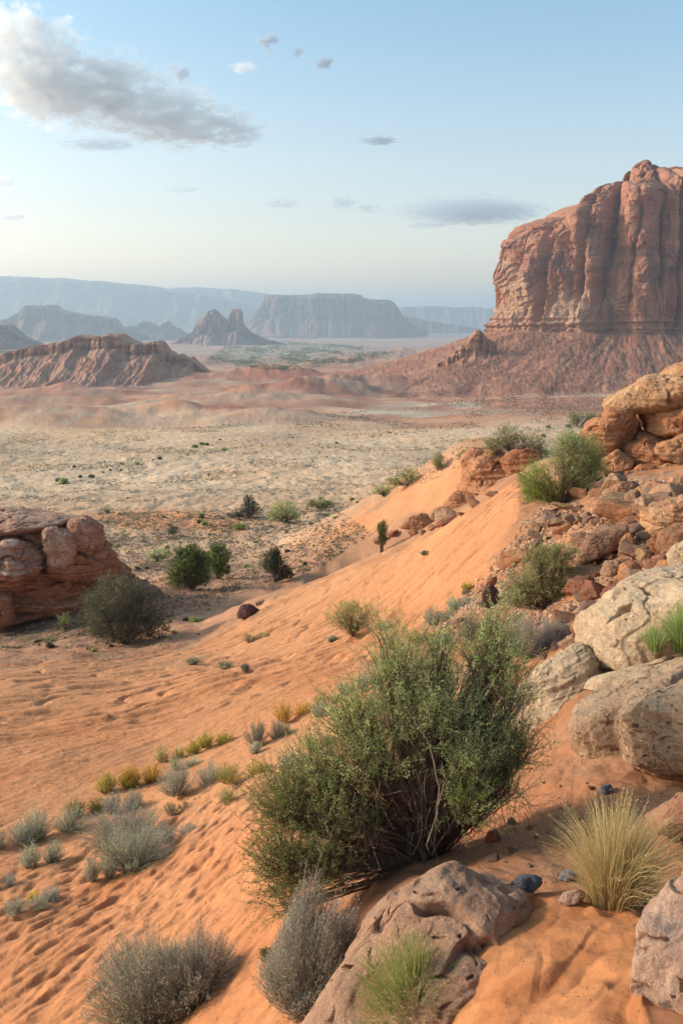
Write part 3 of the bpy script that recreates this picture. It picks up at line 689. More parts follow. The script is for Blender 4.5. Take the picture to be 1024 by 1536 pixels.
def hull_rock(P, Y, thick, seed, n=70, p=18, grow=1.07, chip=7, tilt=0., rough=1., strata=0., stilt=(0, 0), crack=1., front=None, lean=0.):
    """a boulder whose outline seen from the road side is the polygon P (photo pixels) at distance Y, with its own thickness"""
    P = np.array(P, float); P = P.mean(0)+(P-P.mean(0))*grow; W = at(P[:, 0], P[:, 1], Y); c = W.mean(0)
    rgt = np.array([1, 0, 0.]); w = c/np.linalg.norm(c); rgt = np.cross(w, [0, 0, 1.]); rgt /= np.linalg.norm(rgt); up = np.cross(rgt, w)
    q = W-c; X = q@rgt; Z = q@up
    rs = np.random.RandomState(seed); Nn = []; dd = []
    ar = 0.5*np.sum(X*np.roll(Z, -1)-np.roll(X, -1)*Z); sg = 1 if ar > 0 else -1
    for k in range(len(P)):
        x0, z0, x1, z1 = X[k], Z[k], X[(k+1) % len(P)], Z[(k+1) % len(P)]
        e = np.array([x1-x0, z1-z0]); L = np.hypot(*e); nn = np.array([e[1], -e[0]])/max(L, 1e-6)*sg
        d = nn[0]*x0+nn[1]*z0
        v = rgt*nn[0]+up*nn[1]+w*rs.uniform(-.22, .22); l = np.linalg.norm(v); Nn.append(v/l); dd.append(max(d, .04*thick)/l)
    for k in range(7):
        v = -w+rgt*rs.uniform(-.75, .75)+up*(rs.uniform(-.5, .9)+tilt); v /= np.linalg.norm(v); Nn.append(v); dd.append(thick*.5*rs.uniform(.78, 1.05))
    for k in range(chip):
        v = rgt*rs.uniform(-1, 1)+up*rs.uniform(-1, 1)-w*rs.uniform(.1, .9); v /= np.linalg.norm(v); D0 = cubesphere(12)[0]; q_ = (D0*poly_r(D0, np.array(Nn), np.array(dd), 30)[:, None]@v).max(); Nn.append(v); dd.append(q_*rs.uniform(.84, .97))
    for k in range(4):
        v = w+rgt*rs.uniform(-.6, .6)+up*rs.uniform(-.6, .6); v /= np.linalg.norm(v); Nn.append(v); dd.append(thick*.5*rs.uniform(.8, 1.1))
    D, F = cubesphere(n); R = poly_r(D, np.array(Nn), np.array(dd), p)
    V = D*R[:, None]; size = float(np.sqrt(max(np.ptp(X)*np.ptp(Z), .01)))
    V = weather(V, D, size, seed, rough, strata, stilt, crack, off=c[None, :]*.37/size*0+seed*.7)
    return V, F, c

def block_obj(name, P, Y, thick, seed, mat, parent=None, origin=None, tint=(1, 1, 1), **k):
    V, F, c = hull_rock(P, Y, thick, seed, **k)
    if origin is None: o0 = np.array([c[0], c[1], c[2]+V[:, 2].min()])
    else: o0 = np.array(origin)
    rs = fb3(V/.8, 3, seed+30)
    col = np.ones((len(V), 3))*np.array(tint)*(1+.12*rs[:, None])
    o = mesh(name, V+c-o0, F, mat, parent, col=col)
    if parent is None: o.location = o0
    return o

M_CREAM = mat_rock("cream_sandstone", (.58, .41, .265), (.44, .275, .165), (.24, .15, .10), 1.6, .35, .035, 45)
M_BUFF = mat_rock("buff_sandstone", (.49, .32, .20), (.34, .195, .12), (.20, .12, .08), 1.8, .35, .035, 45)
M_RED = mat_rock("red_sandstone", (.50, .235, .115), (.33, .125, .06), (.17, .065, .04), .9, .5, .06, 16)
M_TANR = mat_rock("tan_red_sandstone", (.53, .30, .16), (.38, .17, .085), (.20, .095, .06), .7, .6, .06, 14)
M_PINK = mat_rock("pink_sandstone", (.54, .32, .225), (.42, .20, .125), (.22, .115, .08), .8, .5, .10, 12)
M_LRED = mat_rock("layered_red_sandstone", (.48, .215, .115), (.34, .125, .065), (.17, .07, .045), .8, .9, .12, 12)
M_DARK = mat_rock("dark_maroon_stone", (.15, .065, .055), (.085, .04, .035), (.05, .03, .03), 4, 0, .02, 60)
M_GREYB = mat_rock("blue_grey_stone", (.22, .22, .235), (.15, .15, .165), (.09, .09, .10), 6, 0, .01, 90)
M_LEDGE = mat_rock("grey_pink_ledge_rock", (.52, .325, .225), (.38, .21, .14), (.21, .155, .13), 3.2, 0, .022, 70, zs=1.)

def thing_rock(name, label, P, Y, thick, seed, mat, cat="boulder", group=None, **k):
    return tag(block_obj(name, P, Y, thick, seed, mat, **k), label, cat, group)

# --- boulders by the camera, right
thing_rock("boulder", "largest cream boulder on the right, green shrub growing over its right end",
  [(868,975),(871,935),(890,905),(925,880),(975,868),(1060,850),(1180,860),(1180,985),(1040,990),(960,998),(890,1000)], 8.0, 2.0, 41, M_CREAM, n=150, p=24, rough=.8, strata=.35, stilt=(.5, .2), crack=1.1)
thing_rock("rock_slab", "whitish tilted rock slab seen behind the right edge of the big green bush",
  [(735,1100),(770,1045),(815,1003),(862,976),(905,992),(915,1030),(890,1070),(850,1105),(800,1130),(750,1130)], 7.7, 1.3, 42, M_CREAM, n=120, p=25, rough=.7, tilt=.5, strata=.6, stilt=(-.4, .3), tint=(1.12, 1.12, 1.14), crack=1.1)
thing_rock("rock_plate", "long buff rock plate lying between the cream boulder and the two boulders below it",
  [(880,1045),(893,1012),(960,996),(1060,968),(1160,960),(1160,1010),(1020,1022),(930,1050)], 7.0, 1.4, 43, M_CREAM, n=100, p=25, strata=.9, stilt=(-.3, 0))
thing_rock("boulder", "blocky buff boulder wedged left of the undercut rounded boulder",
  [(866,1085),(878,1045),(930,1026),(1010,1000),(1080,1000),(1080,1060),(985,1105),(930,1140),(888,1144),(868,1122)], 6.4, 1.3, 44, M_BUFF, n=140, p=24, rough=.8, tilt=.2, crack=1.1, strata=.3)
thing_rock("boulder", "rounded grey buff boulder with an undercut base at the right edge",
  [(930,1100),(948,1060),(985,1036),(1060,1010),(1160,1010),(1170,1150),(1100,1185),(1000,1172),(946,1146)], 5.5, 1.3, 45, M_BUFF, n=160, p=23, rough=.8, crack=1.2, strata=.35, stilt=(.1, 0))
thing_rock("boulder", "tall cracked tan boulder cut by the bottom right corner of the picture",
  [(950,1700),(956,1480),(972,1380),(992,1290),(1020,1235),(1080,1190),(1250,1190),(1300,1500),(1300,1750)], 2.75, .8, 46, M_TANR if 0 else M_LEDGE, n=200, p=25, rough=.9, crack=1.1)
thing_rock("flat_stone", "flat reddish stone lying on the soil above the corner boulder, behind the golden grass",
  [(968,1228),(990,1205),(1024,1193),(1080,1200),(1075,1235),(1010,1250),(980,1245)], 4.2, .5, 47, M_LEDGE, n=60, tint=(1.0,.82,.72))
thing_rock("rock_ledge", "furrowed grey pink ledge half buried in sand behind the bottom green tuft",
  [(425,1640),(460,1530),(505,1445),(565,1368),(635,1315),(700,1293),(770,1304),(812,1330),(800,1400),(700,1520),(600,1660)], 3.6, 1.2, 48, M_LEDGE, n=240, p=22, chip=11, grow=1.06, rough=.8, crack=1.3, tilt=.9, tint=(.9, .82, .74))

# --- layered outcrop at the left
def outcrop(name, label, cat, origin_px, Y, blocks):
    o0 = at(*origin_px, Y); e = empty(name, tuple(o0), label, cat)
    for b in blocks:
        kw = dict(b[5]) if len(b) > 5 else {}
        block_obj(b[0], b[1], b[2], b[3], b[4][0], b[4][1], parent=e, origin=o0, **kw)
    return e
outcrop("rock_outcrop", "layered red rock outcrop with rounded pinkish cap blocks at the left edge", "outcrop", (90, 925), 44, [
  ("core", [(-160,782),(-20,776),(90,780),(140,792),(160,822),(186,850),(206,880),(200,905),(120,924),(-160,940)], 47.5, 6., (50, M_LRED), dict(chip=3, grow=1.13, n=170, p=12, strata=2.4, crack=1.8, tint=(1.15,1.15,1.1))),
  ("cap_slab", [(-140,790),(-60,772),(20,767),(84,770),(118,778),(124,792),(90,806),(20,812),(-60,815),(-140,815)], 46., 5.5, (51, M_PINK), dict(chip=3, grow=1.13, n=130, p=9, tilt=1.2, strata=1.2, rough=1., crack=1.4)),
  ("cap_block", [(-140,812),(-20,808),(40,806),(72,814),(88,832),(80,850),(50,862),(0,868),(-140,872)], 43.2, 3.6, (52, M_PINK), dict(chip=3, grow=1.13, n=120, p=7, strata=1.4, rough=1.1, crack=1.3)),
  ("cap_block", [(60,800),(84,790),(110,796),(118,820),(108,846),(90,856),(72,850),(66,824)], 43.6, 2.2, (53, M_PINK), dict(chip=3, grow=1.13, n=80, p=7, rough=1.1, strata=.8, tint=(1.05,.98,.93))),
  ("cap_block", [(100,784),(128,777),(150,786),(157,806),(150,826),(124,830),(106,818)], 44.4, 2.4, (54, M_PINK), dict(chip=3, grow=1.13, n=80, p=8, rough=1., strata=.8, tint=(.98,.86,.8))),
  ("layer", [(100,822),(150,818),(178,838),(184,856),(140,862),(100,852)], 44.6, 2.4, (57, M_LRED), dict(chip=3, grow=1.13, n=80, p=10, strata=2., tint=(1.1,1.1,1.1))),
  ("layer", [(-140,866),(20,862),(90,850),(140,856),(150,874),(100,884),(-140,892)], 43.8, 2.8, (58, M_LRED), dict(chip=3, grow=1.13, n=130, p=12, strata=2.6, crack=1.8, tint=(1.2,1.2,1.15))),
  ("layered_base", [(-140,884),(80,878),(130,872),(190,886),(180,910),(112,920),(70,932),(0,938),(-140,940)], 44.2, 3.4, (59, M_LRED), dict(chip=3, grow=1.13, n=150, p=12, strata=2.8, crack=1.8, tint=(1.05,1.05,1.))),
  ("cap_block", [(30,800),(62,790),(98,796),(112,824),(100,850),(60,856),(34,838)], 45.2, 3.0, (63, M_PINK), dict(chip=3, grow=1.1, n=80, p=9, rough=1.1, strata=1.2, tint=(.98,.9,.85))),
  ("layer", [(60,842),(110,836),(160,846),(176,866),(120,872),(70,866)], 44.0, 2.4, (64, M_LRED), dict(chip=3, grow=1.1, n=80, p=10, strata=2.2, tint=(1.2,1.15,1.1))),
  ("stone", [(-30,892),(10,890),(20,900),(22,934),(-30,938)], 42.6, 1.6, (60, M_LRED), dict(chip=3, grow=1.13, n=60, p=12, strata=1.4, tint=(1.3,1.25,1.2))),
])
# --- outcrop at the right, above the rubble slope
R_ = [("cap_block", [(906,606),(930,586),(968,568),(1000,562),(1080,556),(1090,596),(1040,606),(985,612),(940,620),(912,618)], 25.2, 3.0, (71, M_TANR), dict(n=110, p=24, strata=0.48, rough=.9)),
  ("cap_plate", [(988,562),(1004,549),(1030,543),(1080,545),(1080,562),(1030,566)], 26.2, 1.6, (72, M_TANR), dict(n=50, p=24, strata=0.36, tint=(1.1,1.12,1.15))),
  ("block", [(960,620),(1000,610),(1080,606),(1090,650),(1020,656),(972,648)], 24.8, 2.2, (73, M_TANR), dict(n=80, p=24, strata=0.54, tint=(1,.85,.78))),
  ("block", [(872,648),(890,628),(916,618),(950,622),(958,640),(945,664),(915,684),(885,680)], 25.0, 2.2, (74, M_RED), dict(n=90, p=24, strata=0.60)),
  ("block", [(930,668),(956,650),(986,654),(1004,680),(990,708),(948,706)], 24.6, 1.9, (75, M_RED), dict(n=80, p=24, strata=0.54)),
  ("block", [(990,664),(1020,654),(1090,652),(1090,715),(1030,712),(1000,700)], 24.2, 2.0, (76, M_TANR), dict(n=80, p=24, strata=0.60, tint=(.95,.8,.72))),
  ("block", [(1012,640),(1040,600),(1140,560),(1200,640),(1180,720),(1050,720)], 26.5, 4.0, (77, M_RED), dict(n=80, p=24, strata=0.60)),
  ("core", [(890,640),(940,612),(1000,585),(1100,570),(1180,640),(1150,740),(960,730),(900,700)], 27.2, 3.6, (78, M_RED), dict(n=110, p=24, strata=0.84, crack=2., tint=(.85,.8,.78))),
  ("block", [(900,690),(925,676),(950,690),(945,716),(912,720)], 24.2, 1.3, (79, M_RED), dict(n=60, p=24, strata=0.42)),
  ("block", [(968,704),(1000,696),(1040,706),(1040,730),(985,732)], 23.6, 1.4, (80, M_RED), dict(n=60, p=24, strata=0.42, tint=(1.1,1.05,1))),
  ("block", [(850,676),(872,660),(896,672),(900,700),(880,712),(856,700)], 25.6, 1.6, (81, M_RED), dict(n=60, p=24, strata=0.42))]
_rs = np.random.RandomState(9)
for _q in range(16):
    _u = _rs.uniform(885, 1060); _v = _rs.uniform(655, 740) if _u > 930 else _rs.uniform(690, 730); _r = _rs.uniform(12, 24); _a = np.sort(_rs.uniform(0, 6.28, 7))
    R_.append(("block", [(_u+_r*1.25*cos(t), _v-_r*.8*sin(t)) for t in _a], 24.6-(_v-680)*.03, _r*.035, (700+_q, (M_RED, M_TANR, M_RED)[_q % 3]), dict(n=36, p=26, strata=.4, chip=3, tint=(1, .92, .88))))
outcrop("rock_outcrop", "tan and rust red rock outcrop with an overhanging pale cap high on the right edge", "outcrop", (960, 715), 25, R_)
outcrop("rock_outcrop", "rust red rock rib at the head of the second sand dune, below dark bushes", "outcrop", (745, 755), 54, [
  ("block", [(688,738),(697,700),(716,680),(740,674),(762,688),(770,712),(744,742),(700,762)], 54, 3.4, (91, M_RED), dict(n=90, p=16, strata=1.1, crack=1.6)),
  ("block", [(746,694),(772,676),(806,676),(822,700),(806,722),(768,726)], 53, 3., (92, M_RED), dict(n=80, p=16, strata=1.1, tint=(.9,.85,.85))),
  ("block", [(664,760),(684,736),(708,738),(712,762),(690,776)], 53.2, 2., (93, M_RED), dict(n=60, p=16, strata=.8, tint=(1.15,1.2,1.25))),
  ("block", [(640,782),(652,764),(676,758),(690,770),(676,786)], 53.0, 1.6, (94, M_TANR), dict(n=50, p=16, strata=.8)),
  ("block", [(690,690),(706,672),(724,676),(720,700),(700,710)], 55, 2.0, (95, M_RED), dict(n=60, p=16, tint=(1.2,1.25,1.2))),
  ("block", [(600,792),(612,776),(640,770),(650,784),(630,798)], 52.0, 1.4, (96, M_TANR), dict(n=50, p=16, strata=.8, tint=(.9,.8,.75))),
])
outcrop("rock_outcrop", "dark red crag on the dune crest directly under the bright green bush", "outcrop", (810, 800), 25.5, [
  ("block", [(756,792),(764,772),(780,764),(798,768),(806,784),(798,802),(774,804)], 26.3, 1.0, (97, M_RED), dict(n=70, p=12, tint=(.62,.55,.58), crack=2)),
  ("block", [(796,806),(806,782),(826,762),(850,756),(872,764),(866,782),(838,796),(812,818)], 25.0, 1.3, (98, M_RED), dict(n=80, p=16, tint=(1.1,1.1,1.05), crack=1.8)),
  ("block", [(836,790),(850,770),(890,760),(905,776),(880,794)], 24.5, 1.2, (99, M_RED), dict(n=60, p=16, crack=1.8, tint=(.9,.85,.85))),
])

# --- named rocks on the rubble slope
for args in [
 ("boulder", "biggest grey wedge-shaped rock in the middle of the rubble slope", [(862,848),(868,826),(886,800),(916,791),(942,790),(934,816),(912,832),(890,842)], 18.0, 1.1, 101, M_BUFF, dict(tint=(.75,.62,.58), p=22, n=70)),
 ("boulder", "narrow upright rust brown rock beside the grey wedge-shaped rock", [(926,832),(932,808),(944,798),(952,818),(948,838)], 17.2, .5, 102, M_RED, dict(p=18, n=50, tint=(1.1,1.15,1.15))),
 ("boulder", "broad tan boulder with a striped back at the right edge of the rubble slope", [(958,778),(972,762),(1000,752),(1060,740),(1100,760),(1080,786),(1010,798),(970,796)], 17.5, 1.5, 103, M_TANR, dict(n=80, p=16, strata=.7)),
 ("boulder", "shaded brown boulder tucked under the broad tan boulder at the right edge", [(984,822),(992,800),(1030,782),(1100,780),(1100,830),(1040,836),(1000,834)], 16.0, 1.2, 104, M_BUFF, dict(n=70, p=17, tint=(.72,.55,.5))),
 ("boulder", "squarish pale orange stone lying alone below the right outcrop", [(998,726),(1006,716),(1024,714),(1034,722),(1030,732),(1004,736)], 21.5, .5, 105, M_TANR, dict(n=40, p=17, tint=(1.15,1.2,1.2))),
 ("boulder", "long brownish rock lying flat in the upper rubble, left of the pale orange stone", [(902,740),(920,728),(950,722),(960,730),(935,744),(908,748)], 21, .7, 106, M_BUFF, dict(n=50, p=14, tint=(.85,.7,.65))),
 ("boulder", "red angular rock with a pale top near the right end of the lower rubble", [(975,860),(984,842),(1004,838),(1012,852),(1000,864),(982,868)], 14.2, .5, 107, M_RED, dict(n=50, p=16, tint=(1.2,1.25,1.3))),
 ("boulder", "rounded orange brown rock at the foot of the narrow upright rock", [(926,872),(930,850),(946,842),(962,850),(958,870),(940,880)], 14.5, .5, 108, M_TANR, dict(n=50, p=15, tint=(.95,.75,.66))),
 ("boulder", "square greyish rock between the wedge-shaped rock and the orange brown rock", [(900,860),(906,842),(926,840),(930,856),(918,866)], 15.5, .5, 109, M_BUFF, dict(n=50, p=18, tint=(.9,.8,.76))),
 ("boulder", "cream white rounded boulder end at the right edge above the largest cream boulder", [(1000,840),(1010,820),(1060,800),(1100,830),(1080,865),(1020,862)], 12, 1.2, 110, M_CREAM, dict(n=60, p=15)),
 ("rock", "dark maroon rock standing where the sand meets the rubble left of the olive bush", [(722,908),(726,886),(738,876),(748,884),(750,902),(740,912),(728,914)], 18.2, .35, 111, M_DARK, dict(n=50, p=14)),
 ("rock", "small reddish rock perched just above the dark maroon rock", [(728,878),(734,866),(744,864),(748,876),(738,882)], 18.8, .25, 112, M_RED, dict(n=30, p=12, tint=(.7,.6,.6))),
 ("rock", "dark maroon rock lying alone on the sand dune crest beyond the slope", [(354,922),(360,910),(374,906),(388,914),(388,922),(376,928),(360,927)], 34.6, .7, 113, M_DARK, dict(n=50, p=17)),
 ("rock", "flat grey slab leaning out of the sand below the whitish round shrub", [(838,966),(850,956),(872,950),(878,958),(866,968),(845,974)], 9.8, .35, 114, M_BUFF, dict(n=40, p=18, tint=(.8,.75,.75))),
 ("rock", "flat brown slab above the flat grey slab, right of the whitish round shrub", [(856,942),(866,930),(888,930),(896,938),(880,948),(862,950)], 10.8, .35, 115, M_RED, dict(n=40, p=16, tint=(1.,1.,1.05))),
 ("rock", "orange cracked rock under the arching trunks of the big green bush", [(566,1276),(572,1240),(590,1215),(608,1214),(616,1240),(604,1268),(588,1282)], 6.0, .3, 116, M_RED, dict(n=60, p=12, tint=(1.25,1.3,1.35), crack=2)),
 ("stone", "blue grey stone on red soil between the ledge and the golden grass", [(838,1318),(842,1308),(858,1304),(866,1311),(864,1320),(848,1324)], 3.9, .1, 117, M_GREYB, dict(n=30, p=16)),
 ("stone", "slate blue stone on the red soil below the blocky buff boulder", [(896,1190),(902,1180),(914,1177),(918,1184),(908,1193)], 5.3, .1, 118, M_GREYB, dict(n=30, p=16)),
 ("stone", "dark slate chunk wedged at the right tip of the rock ledge", [(764,1336),(772,1316),(800,1312),(812,1322),(800,1338),(780,1346)], 4.15, .16, 119, M_GREYB, dict(n=50, p=14, tint=(.5,.5,.52))),
 ("stone", "bright red stone on the soil right of the big bush's trunks", [(726,1262),(732,1248),(744,1244),(750,1254),(744,1264)], 5.1, .12, 120, M_RED, dict(n=30, p=17, tint=(1.0,.6,.5))),
 ("stone", "pinkish broken stones heap at the sand's edge, below the blue grey stone", [(838,1352),(846,1340),(866,1334),(876,1342),(868,1354),(850,1360)], 3.75, .12, 121, M_LEDGE, dict(n=40, p=14)),
 ("stone", "pale pink stone touching the ledge's right end on the sand", [(742,1366),(752,1344),(776,1336),(790,1348),(778,1364),(756,1376)], 3.8, .16, 122, M_LEDGE, dict(n=50, p=12)),
]:
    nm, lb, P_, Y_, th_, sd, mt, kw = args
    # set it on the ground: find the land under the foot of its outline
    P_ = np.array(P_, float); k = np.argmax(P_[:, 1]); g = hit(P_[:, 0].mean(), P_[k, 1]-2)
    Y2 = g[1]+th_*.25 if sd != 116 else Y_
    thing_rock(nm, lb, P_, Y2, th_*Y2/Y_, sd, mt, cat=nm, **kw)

# --- loose rubble: single stones copied from a few worn shapes
def proto_stone(seed, mat, ang=14, n=16, dims=(1, 1, .7), name="loose_rock"):
    rs = np.random.RandomState(seed); D, F = cubesphere(n)
    Nn = rs.randn(13, 3); Nn /= np.linalg.norm(Nn, axis=1)[:, None]; dd = rs.uniform(.36, .52, 13)
    Nn = np.concatenate([Nn, [[0, 0, 1], [0, 0, -1]]]); dd = np.concatenate([dd, [.42, .42]])
    V = D*np.minimum(poly_r(D, Nn, dd, ang), .75)[:, None]; V = weather(V, D, 1., seed, .7, .5, crack=.5)*np.array(dims)
    t = rs.uniform(.82, 1.12)*np.array([1, rs.uniform(.88, 1.05), rs.uniform(.85, 1.05)])
    o = mesh(name, V, F, mat, col=np.ones((len(V), 3))*t); return o
SM_RED = mat_rock("loose_red_stone", (.46, .22, .115), (.30, .125, .065), (.20, .09, .06), 1.6, 0, .05, 20)
SM_TAN = mat_rock("loose_tan_stone", (.51, .30, .175), (.38, .195, .11), (.26, .16, .11), 1.6, 0, .05, 20)
SM_BRN = mat_rock("loose_brown_stone", (.34, .20, .14), (.23, .125, .09), (.13, .075, .06), 1.6, 0, .05, 20)
random.seed(5)
def scatter(polyg, count, smin, smax, label, group, mats, seed, v_sort=None, kmax=None, edge=0):
    rs = np.random.RandomState(seed); protos = []
    for q in range(6):
        protos.append(proto_stone(seed*10+q, mats[q % len(mats)], 26+rs.randint(20), 14 if smax < .5 else 20, (1, rs.uniform(.6, 1), rs.uniform(.4, .8))))
    P_ = np.array(polyg, float); used = [False]*6; m = 0; tries = 0
    while m < count and tries < count*40:
        tries += 1
        u = rs.uniform(P_[:, 0].min(), P_[:, 0].max()); v = rs.uniform(P_[:, 1].min(), P_[:, 1].max())
        if poly(np.array([u]), np.array([v]), P_)[0] < 0: continue
        g = hit(u, v, n=900)
        if kmax and g[1] > kmax: continue
        k = rs.randint(6); s = smin*(smax/smin)**(rs.rand()**1.6)
        o = protos[k] if not used[k] else protos[k].copy()
        if used[k]: COL.objects.link(o)
        used[k] = True
        o.location = (g[0], g[1], g[2]+s*.12); o.scale = (s, s*rs.uniform(.8, 1.2), s*rs.uniform(.8, 1.2)); o.rotation_euler = (rs.uniform(-.4, .4), rs.uniform(-.4, .4), rs.uniform(0, 6.28))
        tag(o, label, "rock", group); m += 1
    for k in range(6):
        if not used[k]: bpy.data.objects.remove(protos[k])
scatter([(860,700),(930,715),(1020,735),(1024,790),(960,800),(900,790),(840,800),(800,820),(780,860),(760,850),(790,800),(850,750)], 95, .16, .75, "loose brown and tan rock on the upper rubble slope under the right outcrop", "rocks of the upper rubble slope", (SM_RED, SM_TAN, SM_BRN), 31, kmax=32)
scatter([(860,800),(960,800),(1024,810),(1024,850),(940,890),(880,930),(860,920),(850,880)], 95, .10, .55, "loose angular rock on the lower rubble slope above the cream boulder", "rocks of the lower rubble slope", (SM_TAN, SM_RED, SM_BRN), 32, kmax=24)
scatter([(700,880),(745,850),(765,870),(755,910),(790,930),(860,930),(862,960),(800,1000),(700,950),(640,940)], 60, .06, .28, "small stone on the orange slope between the sand and the cream boulder", "small stones of the orange slope", (SM_RED, SM_BRN, SM_TAN), 33, kmax=24)
scatter([(560,815),(600,790),(690,770),(770,725),(700,770),(640,800)], 22, .3, 1.1, "reddish rock in the dip behind the dune crest, below the rock rib", "rocks below the rock rib", (SM_RED, SM_TAN), 34, kmax=75)
scatter([(130,850),(190,850),(240,890),(260,930),(160,930),(110,900)], 26, .2, .9, "red brown stone on the scree at the right foot of the layered outcrop", "stones of the left scree", (SM_RED, SM_BRN), 35, kmax=60)
scatter([(560,1180),(800,1150),(900,1180),(960,1220),(860,1330),(700,1290),(560,1290)], 40, .015, .07, "small stone on the red soil around the big green bush", "small stones by the big bush", (SM_RED, SM_BRN, SM_TAN), 36, kmax=9)

# ------------------------------------------------------------------ plants
def mat_leaf(name, trans=.3):
    m, n, l, b = nodes(name); a = n.new("ShaderNodeAttribute"); a.attribute_name = "Col"
    l.new(a.outputs[0], b.inputs["Base Color"]); b.inputs["Roughness"].default_value = .7
    t = n.new("ShaderNodeBsdfTranslucent"); l.new(a.outputs[0], t.inputs[0])
    x = n.new("ShaderNodeMixShader"); x.inputs[0].default_value = trans
    l.new(b.outputs[0], x.inputs[1]); l.new(t.outputs[0], x.inputs[2]); l.new(x.outputs[0], n["Material Output"].inputs[0])
    return m
M_LEAF = mat_leaf("leaf", .55); M_STEM = mat_leaf("stem", 0.); M_BLADE = mat_leaf("grass_blade", .35)

def unit(v): return v/np.maximum(np.linalg.norm(v, axis=-1, keepdims=True), 1e-9)

def tubes(P, R, sides=3):
    """P (n, k, 3) centre lines, R (n, k) radii -> vertices, quads"""
    n, k, _ = P.shape
    T = np.gradient(P, axis=1); T = unit(T)
    ref = np.where(np.abs(T[..., 2:3]) > .9, np.array([1., 0, 0]), np.array([0, 0, 1.]))
    A = unit(np.cross(T, ref)); B = np.cross(T, A)
    an = np.arange(sides)/sides*2*pi
    V = P[:, :, None]+R[:, :, None, None]*(A[:, :, None]*np.cos(an)[:, None]+B[:, :, None]*np.sin(an)[:, None])
    i = np.arange(n)[:, None, None]; j = np.arange(k-1)[None, :, None]; s = np.arange(sides)[None, None, :]; s2 = (s+1) % sides
    o = (i*k+j)*sides
    F = np.stack([o+s, o+s2, o+sides+s2, o+sides+s], -1).reshape(-1, 4)
    return V.reshape(-1, 3), F

def leaves(P, Dr, L, W, rs):
    """small pointed leaves: a folded quad each"""
    n = len(P); a = unit(Dr); b = unit(np.cross(a, rs.randn(n, 3))); L = L[:, None]; W = W[:, None]
    V = np.stack([P, P+a*L*.5+b*W*.5, P+a*L, P+a*L*.5-b*W*.5], 1).reshape(-1, 3)
    return V, np.arange(n*4).reshape(-1, 4)

def pick(cols, n, rs, jit=.16):
    c = np.array(cols, float); k = rs.randint(len(c), size=n); t = rs.rand(n, 1); k2 = rs.randint(len(c), size=n)
    return (c[k]*(1-t)+c[k2]*t)*(1+rs.uniform(-jit, jit, (n, 1)))

def bez(a, b, c, k):
    t = np.linspace(0, 1, k)[None, :, None]; return a[:, None]*(1-t)**2+2*b[:, None]*t*(1-t)+c[:, None]*t*t

class Plant:
    """collects foliage and wood; build() links a thing with parts foliage and branches"""
    def __init__(s, seed): s.rs = np.random.RandomState(seed); s.d = {}
    def add(s, part, V, F, c):
        L = s.d.setdefault(part, [[], [], [], 0]); L[0].append(V); L[1].append(F+L[3]); L[2].append(np.broadcast_to(c, (len(V), 3))); L[3] += len(V)
    def build(s, name, loc, mats, label, cat, group=None, rot=0, single=None):
        if single:
            Vs = []; Fs = []; Cs = []; o = 0
            for q in s.d.values():
                v = np.concatenate(q[0]); Vs.append(v); Fs.append(np.concatenate(q[1])+o); Cs.append(np.concatenate(q[2])); o += len(v)
            ob = mesh(name, np.concatenate(Vs), np.concatenate(Fs), mats[single], col=np.concatenate(Cs)); ob.location = loc; ob.rotation_euler[2] = rot
            return tag(ob, label, cat, group)
        e = empty(name, loc, label, cat, group); e.rotation_euler[2] = rot
        for part, q in s.d.items():
            mesh(part, np.concatenate(q[0]), np.concatenate(q[1]), mats[part], e, col=np.concatenate(q[2]))
        return e

